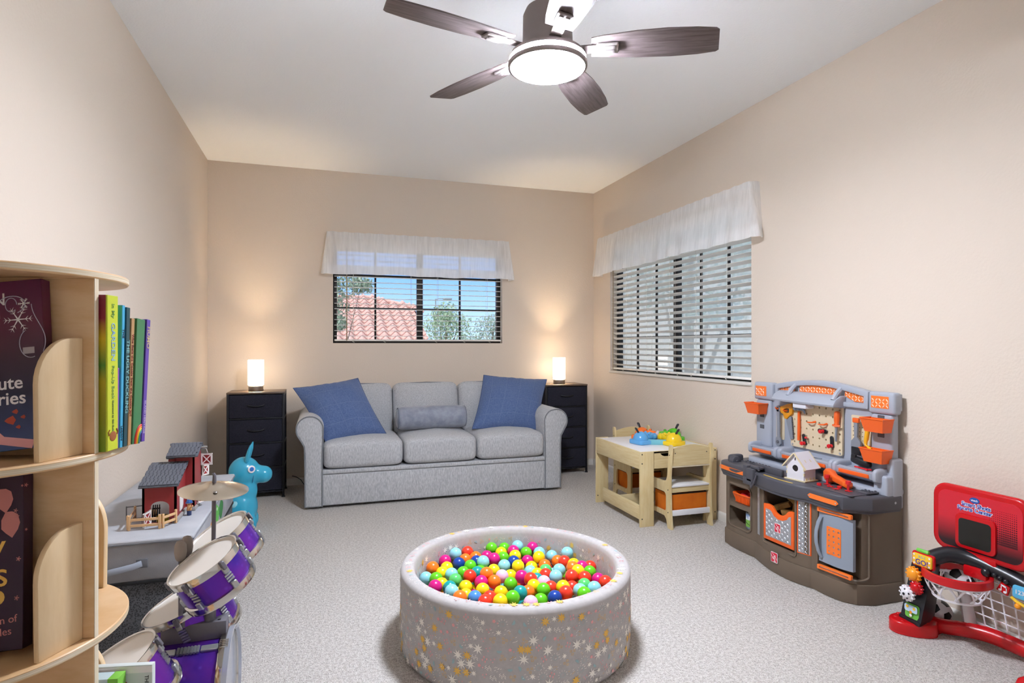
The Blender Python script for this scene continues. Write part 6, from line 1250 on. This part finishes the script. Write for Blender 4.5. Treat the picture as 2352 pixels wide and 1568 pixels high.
MB().lathe([(0, .062), (.006, .061), (.0095, .054), (.009, .046), (.006, .041), (.008, .036), (.010, .022), (.008, .018), (.008, 0), (0, 0)], 14).build('body', mat('figure_tan', 'c8955f', .5), t); MB().lathe([(0, .066), (.008, .064), (.0115, .056), (.011, .052), (.015, .051), (0, .051)], 14).build('cap', mat('figure_blue', '2d5f9e', .5), t); MB().tube([(.008, 0, .034), (.018, -.006, .036), (.024, -.008, .042)], .003, 6).build('arm', MC['figure_tan'], t); MB().lathe([(.0085, .0), (.0088, .02), (.007, .021)], 12).build('trousers', mat('figure_navy', '25355e', .6), t)
one(MB().sup((0, 0, .012), (.05, .03, .024), .7), 'straw_hat', mat('straw', 'd9bd8c', .8), 'tan straw bundle behind the barn roof', 'toy', (-.66, 2.74, bz+.0), 10)

# ---------------------------------------------------------------- blue inflatable horse
hblue = mat('horse_blue', '36a9cb', .22, spec=.6)
hs = thing('inflatable_horse', 'blue inflatable bouncing horse with pale spots and white ringed eye', 'inflatable horse', (-.49, 4.24, 0))
hb_ = MB()
for c, r in (((-.005, 0, .150), (.100, .105, .130)), ((-.10, .02, .155), (.12, .11, .115)), ((.012, 0, .26), (.080, .078, .11)), ((.010, 0, .385), (.098, .085, .100)), ((.098, 0, .368), (.060, .058, .055)), ((.128, 0, .360), (.057, .060, .058)), ((.05, -.055, .06), (.045, .042, .065)), ((.05, .055, .06), (.045, .042, .065)), ((-.14, -.06, .06), (.045, .042, .06)), ((-.14, .07, .06), (.045, .042, .06)), ((.085, 0, .335), (.06, .05, .03))): hb_.ball(c, r, 20, 12)
hbo = hb_.build('body', hblue, hs); md = hbo.modifiers.new('r', 'REMESH'); md.mode = 'VOXEL'; md.voxel_size = .0075; md.use_smooth_shade = True; ms = hbo.modifiers.new('s', 'SMOOTH'); ms.iterations = 14; ms.factor = .6
bpy.context.view_layer.update(); me_ = bpy.data.meshes.new_from_object(hbo.evaluated_get(bpy.context.evaluated_depsgraph_get())); hbo.modifiers.clear(); hbo.data = me_
me_.polygons.foreach_set('use_smooth', [True]*len(me_.polygons))
for sy in (-1, 1):
    MB().tube([(.028, sy*.045, .455), (.036, sy*.052, .49), (.047, sy*.056, .53), (.055, sy*.058, .562), (.058, sy*.059, .572)], [.020, .026, .023, .012, .003], 14, flat=(1, .55)).build('ear', hblue, hs)
    e_ = MB().lathe([(0, .004), (.020, .003), (.024, 0), (0, -.004)], 24, TM(.062, sy*.074, .412) @ basis((.45, sy*.86, .12))).build('eye_white', white_p, hs); MB().lathe([(0, .0065), (.013, .005), (.015, .002), (0, .001)], 20, TM(.062, sy*.074, .412) @ basis((.45, sy*.86, .12))).build('iris', mat('iris_blue', '2b6fc0', .3), e_)
    MB().ball((.152, sy*.030, .392), .006, 8, 6).build('nostril', mat('horse_deep_blue', '1d7ea6', .3), hs)
MB().tube([(.062, -.050, .425), (.070, -.058, .39), (.072, -.060, .36), (.066, -.055, .32)], .0035, 6).build('bridle', MC['horse_deep_blue'], hs)
MB().tube([(.175, -.01, .348), (.165, -.03, .340), (.14, -.042, .335)], .003, 6).build('mouth', MC['horse_deep_blue'], hs)
spot = mat('horse_spot', '8fd0dd', .3)
for x, z, r_ in ((-.035, .190, .024), (.014, .135, .024), (-.02, .06, .019), (-.085, .16, .02)):
    dy = -.106*math.sqrt(max(.05, 1-((x+.005)/.10)**2*.6-((z-.15)/.13)**2)) if x > -.06 else -.098
    MB().ball((x, dy+.012, z), (r_, .012, r_), 18, 8).build('spot', spot, hs)

# ---------------------------------------------------------------- purple toy drum kit
foil_m, n_, l_ = node_mat('purple_foil'); b_ = n_['Principled BSDF']; b_.inputs['Metallic'].default_value = .75; b_.inputs['Roughness'].default_value = .26
tc_ = n_.new('ShaderNodeTexCoord'); vo = n_.new('ShaderNodeTexVoronoi'); vo.inputs['Scale'].default_value = 38; l_.new(tc_.outputs['Object'], vo.inputs['Vector']); nz_ = n_.new('ShaderNodeTexNoise'); nz_.inputs['Scale'].default_value = 9; l_.new(tc_.outputs['Object'], nz_.inputs['Vector'])
rp_ = n_.new('ShaderNodeValToRGB'); rp_.color_ramp.elements[0].color = lin('3a2bb0'); rp_.color_ramp.elements[0].position = .35; rp_.color_ramp.elements[1].color = lin('7a35b8'); rp_.color_ramp.elements[1].position = .65; l_.new(nz_.outputs['Fac'], rp_.inputs[0])
mx_ = n_.new('ShaderNodeMixRGB'); mx_.blend_type = 'ADD'; l_.new(rp_.outputs[0], mx_.inputs[1]); mx_.inputs[2].default_value = lin('6f62d8'); r2_ = n_.new('ShaderNodeValToRGB'); r2_.color_ramp.elements[0].position = 0; r2_.color_ramp.elements[0].color = (.35, .35, .35, 1); r2_.color_ramp.elements[1].position = .25; r2_.color_ramp.elements[1].color = (0, 0, 0, 1); l_.new(vo.outputs['Distance'], r2_.inputs[0]); l_.new(r2_.outputs[0], mx_.inputs[0]); l_.new(mx_.outputs[0], b_.inputs['Base Color'])
bp_ = n_.new('ShaderNodeBump'); bp_.inputs['Strength'].default_value = .25; bp_.inputs['Distance'].default_value = .002; l_.new(vo.outputs['Distance'], bp_.inputs['Height']); l_.new(bp_.outputs[0], b_.inputs['Normal'])
hoop_m = mat('chrome_plastic', 'd3d1cc', .12, 1); skin_m = mat('drum_skin', 'dedad2', .5); dk_m = mat('drum_dark_grey', '6a6870', .45, bump=(150, .1)); lug_m = mat('lug_silver', 'b4b9bb', .3, .8)
kit = thing('toy_drum_kit', 'purple foil toy drum kit with chrome hoops and a cymbal', 'drum kit', (-.345, 1.93, 0))
K0 = Vector((-.345, 1.93, 0))
def drum(nm, c, n, r, d, lugs=6, a0=0):
    """c = centre of the upper head in world space, n = its normal, d = shell depth"""
    M = Matrix.Translation(Vector(c)-K0) @ basis(n)
    sh_ = MB(); sh_.lathe([(r*.97, -.010), (r*.97, -d+.010)], 48, M); so = sh_.build(nm, foil_m, kit)
    MB().lathe([(r*.985, .004), (r*1.03, .005), (r*1.04, -.002), (r*1.035, -.016), (r*.985, -.018), (r*.975, -.006), (r*.985, .004)], 48, M).build('upper_hoop', hoop_m, so)
    MB().lathe([(r*.975, -d+.018), (r*1.035, -d+.016), (r*1.04, -d+.002), (r*1.03, -d-.004), (r*.975, -d-.003), (r*.97, -d+.006), (r*.975, -d+.018)], 48, M).build('lower_hoop', hoop_m, so)
    MB().lathe([(0, -.002), (r*.96, -.002), (r*.985, .001)], 48, M).build('skin', skin_m, so); MB().lathe([(0, -d+.002), (r*.97, -d+.002)], 48, M).build('lower_skin', skin_m, so)
    for k in range(lugs):
        a = a0+2*PI*k/lugs; Q = M @ TM(r*1.0*math.cos(a), r*1.0*math.sin(a), 0, 0, 0, math.degrees(a)); lg = MB(); lg.X = Q
        lg.box(-.008, -.008, -.035, .006, .008, -.014, .002, 1); lg.box(-.008, -.008, -d+.014, .006, .008, -d+.035, .002, 1)
        nb_ = max(3, int((d-.075)/.0085))
        for i in range(nb_): lg.cyl((-.003, -.010, -.041-i*.0085), (-.003, .010, -.041-i*.0085), .0036, n=8)
        lg.build('lug', lug_m, so)
        cl_ = MB(); cl_.X = Q; cl_.box(-.002, -.006, -.022, .011, .006, .003, .002, 1); cl_.build('hoop_claw', dk_m, so)
    return so
drum('rack_tom', (-.308, 1.804, .626), (-.465, -.147, .873), .094, .098, 6, .35); drum('rack_tom', (-.300, 1.992, .644), (-.497, -.141, .856), .092, .098, 6, .35)
drum('floor_tom', (-.396, 2.02, .44), (-.40, -.051, .915), .118, .12, 6, .9); drum('snare_drum', (-.492, 1.668, .43), (-.478, -.103, .872), .112, .115, 6, .35)
# bass drum lies on its side, axis along x
bd = MB(); XM = TM(-.014, 0, .188, 0, 90, 0); bd.lathe([(.174, -.085), (.174, .090)], 64, XM); bo_ = bd.build('bass_drum', foil_m, kit)
for z0 in (-.098, .082): MB().lathe([(.170, z0), (.184, z0), (.186, z0+.010), (.184, z0+.022), (.170, z0+.022), (.168, z0+.010), (.170, z0)], 64, XM).build('bass_hoop', hoop_m, bo_)
MB().lathe([(0, .098), (.17, .098), (.178, .112), (.186, .112), (.186, .098)], 64, XM).build('clear_rim', mat('clear_rim', 'b6bccb', .15, .6), bo_); MB().lathe([(0, .092), (.172, .092)], 64, XM).build('bass_skin', skin_m, bo_); MB().lathe([(0, -.09), (.172, -.09)], 64, XM).build('bass_skin', skin_m, bo_)
for k in range(8):
    a = R(20+45*k); Q = XM @ TM(.176*math.cos(a), .176*math.sin(a), 0, 0, 0, 20+45*k); lg = MB(); lg.X = Q
    lg.box(-.006, -.010, -.075, .005, .010, -.030, .002, 1); lg.box(-.006, -.010, .034, .005, .010, .080, .002, 1); [lg.cyl((.001, -.012, -.024+i*.0085), (.001, .012, -.024+i*.0085), .0042, n=8) for i in range(7)]; lg.build('bass_lug', lug_m, bo_)
    for z0 in (-.088, .094):
        cl_ = MB(); cl_.X = Q; [cl_.box(.004, -.013+.006*i, z0-.012, .013, -.010+.006*i, z0+.012, .001, 1) for i in range(5)]; cl_.build('hoop_claw', hoop_m, bo_)
MB().box(-.091, -.022, .352, .081, .046, .410, .004).build('mount_block', dk_m, kit)
for x, y in ((-.078, .035), (.06, -.01)): MB().cyl((x, y, .4095), (x, y, .411), .0045, n=8).build('mount_hole', black, kit)
MB().tube([(-.034, -.015, .405), (-.034, -.02, .50), (-.034, -.03, .60)], .011, 8, flat=(1, .8)).build('tom_post', dk_m, kit); MB().tube([(.034, .0, .405), (.036, -.004, .52), (.040, -.012, .60)], .016, 10).build('cymbal_post', dk_m, kit)
MB().box(.020, -.045, .56, .062, .03, .61, .008).build('post_head', dk_m, kit); MB().tube([(.046, -.02, .60), (.048, -.022, .80), (.049, -.022, .825)], .006, 8).build('cymbal_rod', dk_m, kit); MB().tube([(.049, -.022, .825), (.049, -.022, .838), (.046, -.022, .845)], [.006, .005, .004], 8).build('rod_tip', dk_m, kit)
cy = MB().lathe([(.0, .016), (.015, .016), (.030, .010), (.036, .006), (.065, .001), (.090, -.006), (.094, -.008), (.094, -.0095), (.090, -.0075), (.065, -.0005), (.036, .0045), (0, .012)], 64, TM(.048, -.022, .803, 4, 4, 0)).build('cymbal', mat('cymbal_metal', 'd8cdbb', .22, 1), kit, 60)
MB().ball((.060, -.080, .802), (.006, .006, .0025), 12, 6).build('rivet', mat('rivet_steel', '8d8a88', .3, .9), cy)
for x, y in ((-.035, -.043), (-.026, -.004)):
    ml = MB(); ml.tube([(x, y, .45), (x, y, .62)], .006, 8); mo = ml.build('mallet_handle', dk_m, kit); MB().lathe([(0, .06), (.010, .056), (.0155, .044), (.0165, .026), (.014, .010), (.010, .002), (0, 0)], 16, TM(x, y, .605)).build('mallet_head', mat('mallet_felt', '9b9189', .9), mo)
MB().tube([(-.06, .05, .18), (-.06, .14, .0)], .008, 8).build('spur_leg', dk_m, kit); MB().tube([(.06, -.05, .10), (.07, -.16, .0)], .008, 8).build('spur_leg', dk_m, kit); MB().box(-.07, -.06, .0, .07, .06, .022, .004).build('cradle', dk_m, kit)
MB().tube([(-.09, -.20, .0), (-.095, -.24, .34)], .008, 8).build('snare_leg', dk_m, kit); MB().tube([(-.07, .10, .0), (-.05, .09, .32)], .008, 8).build('tom_leg', dk_m, kit)
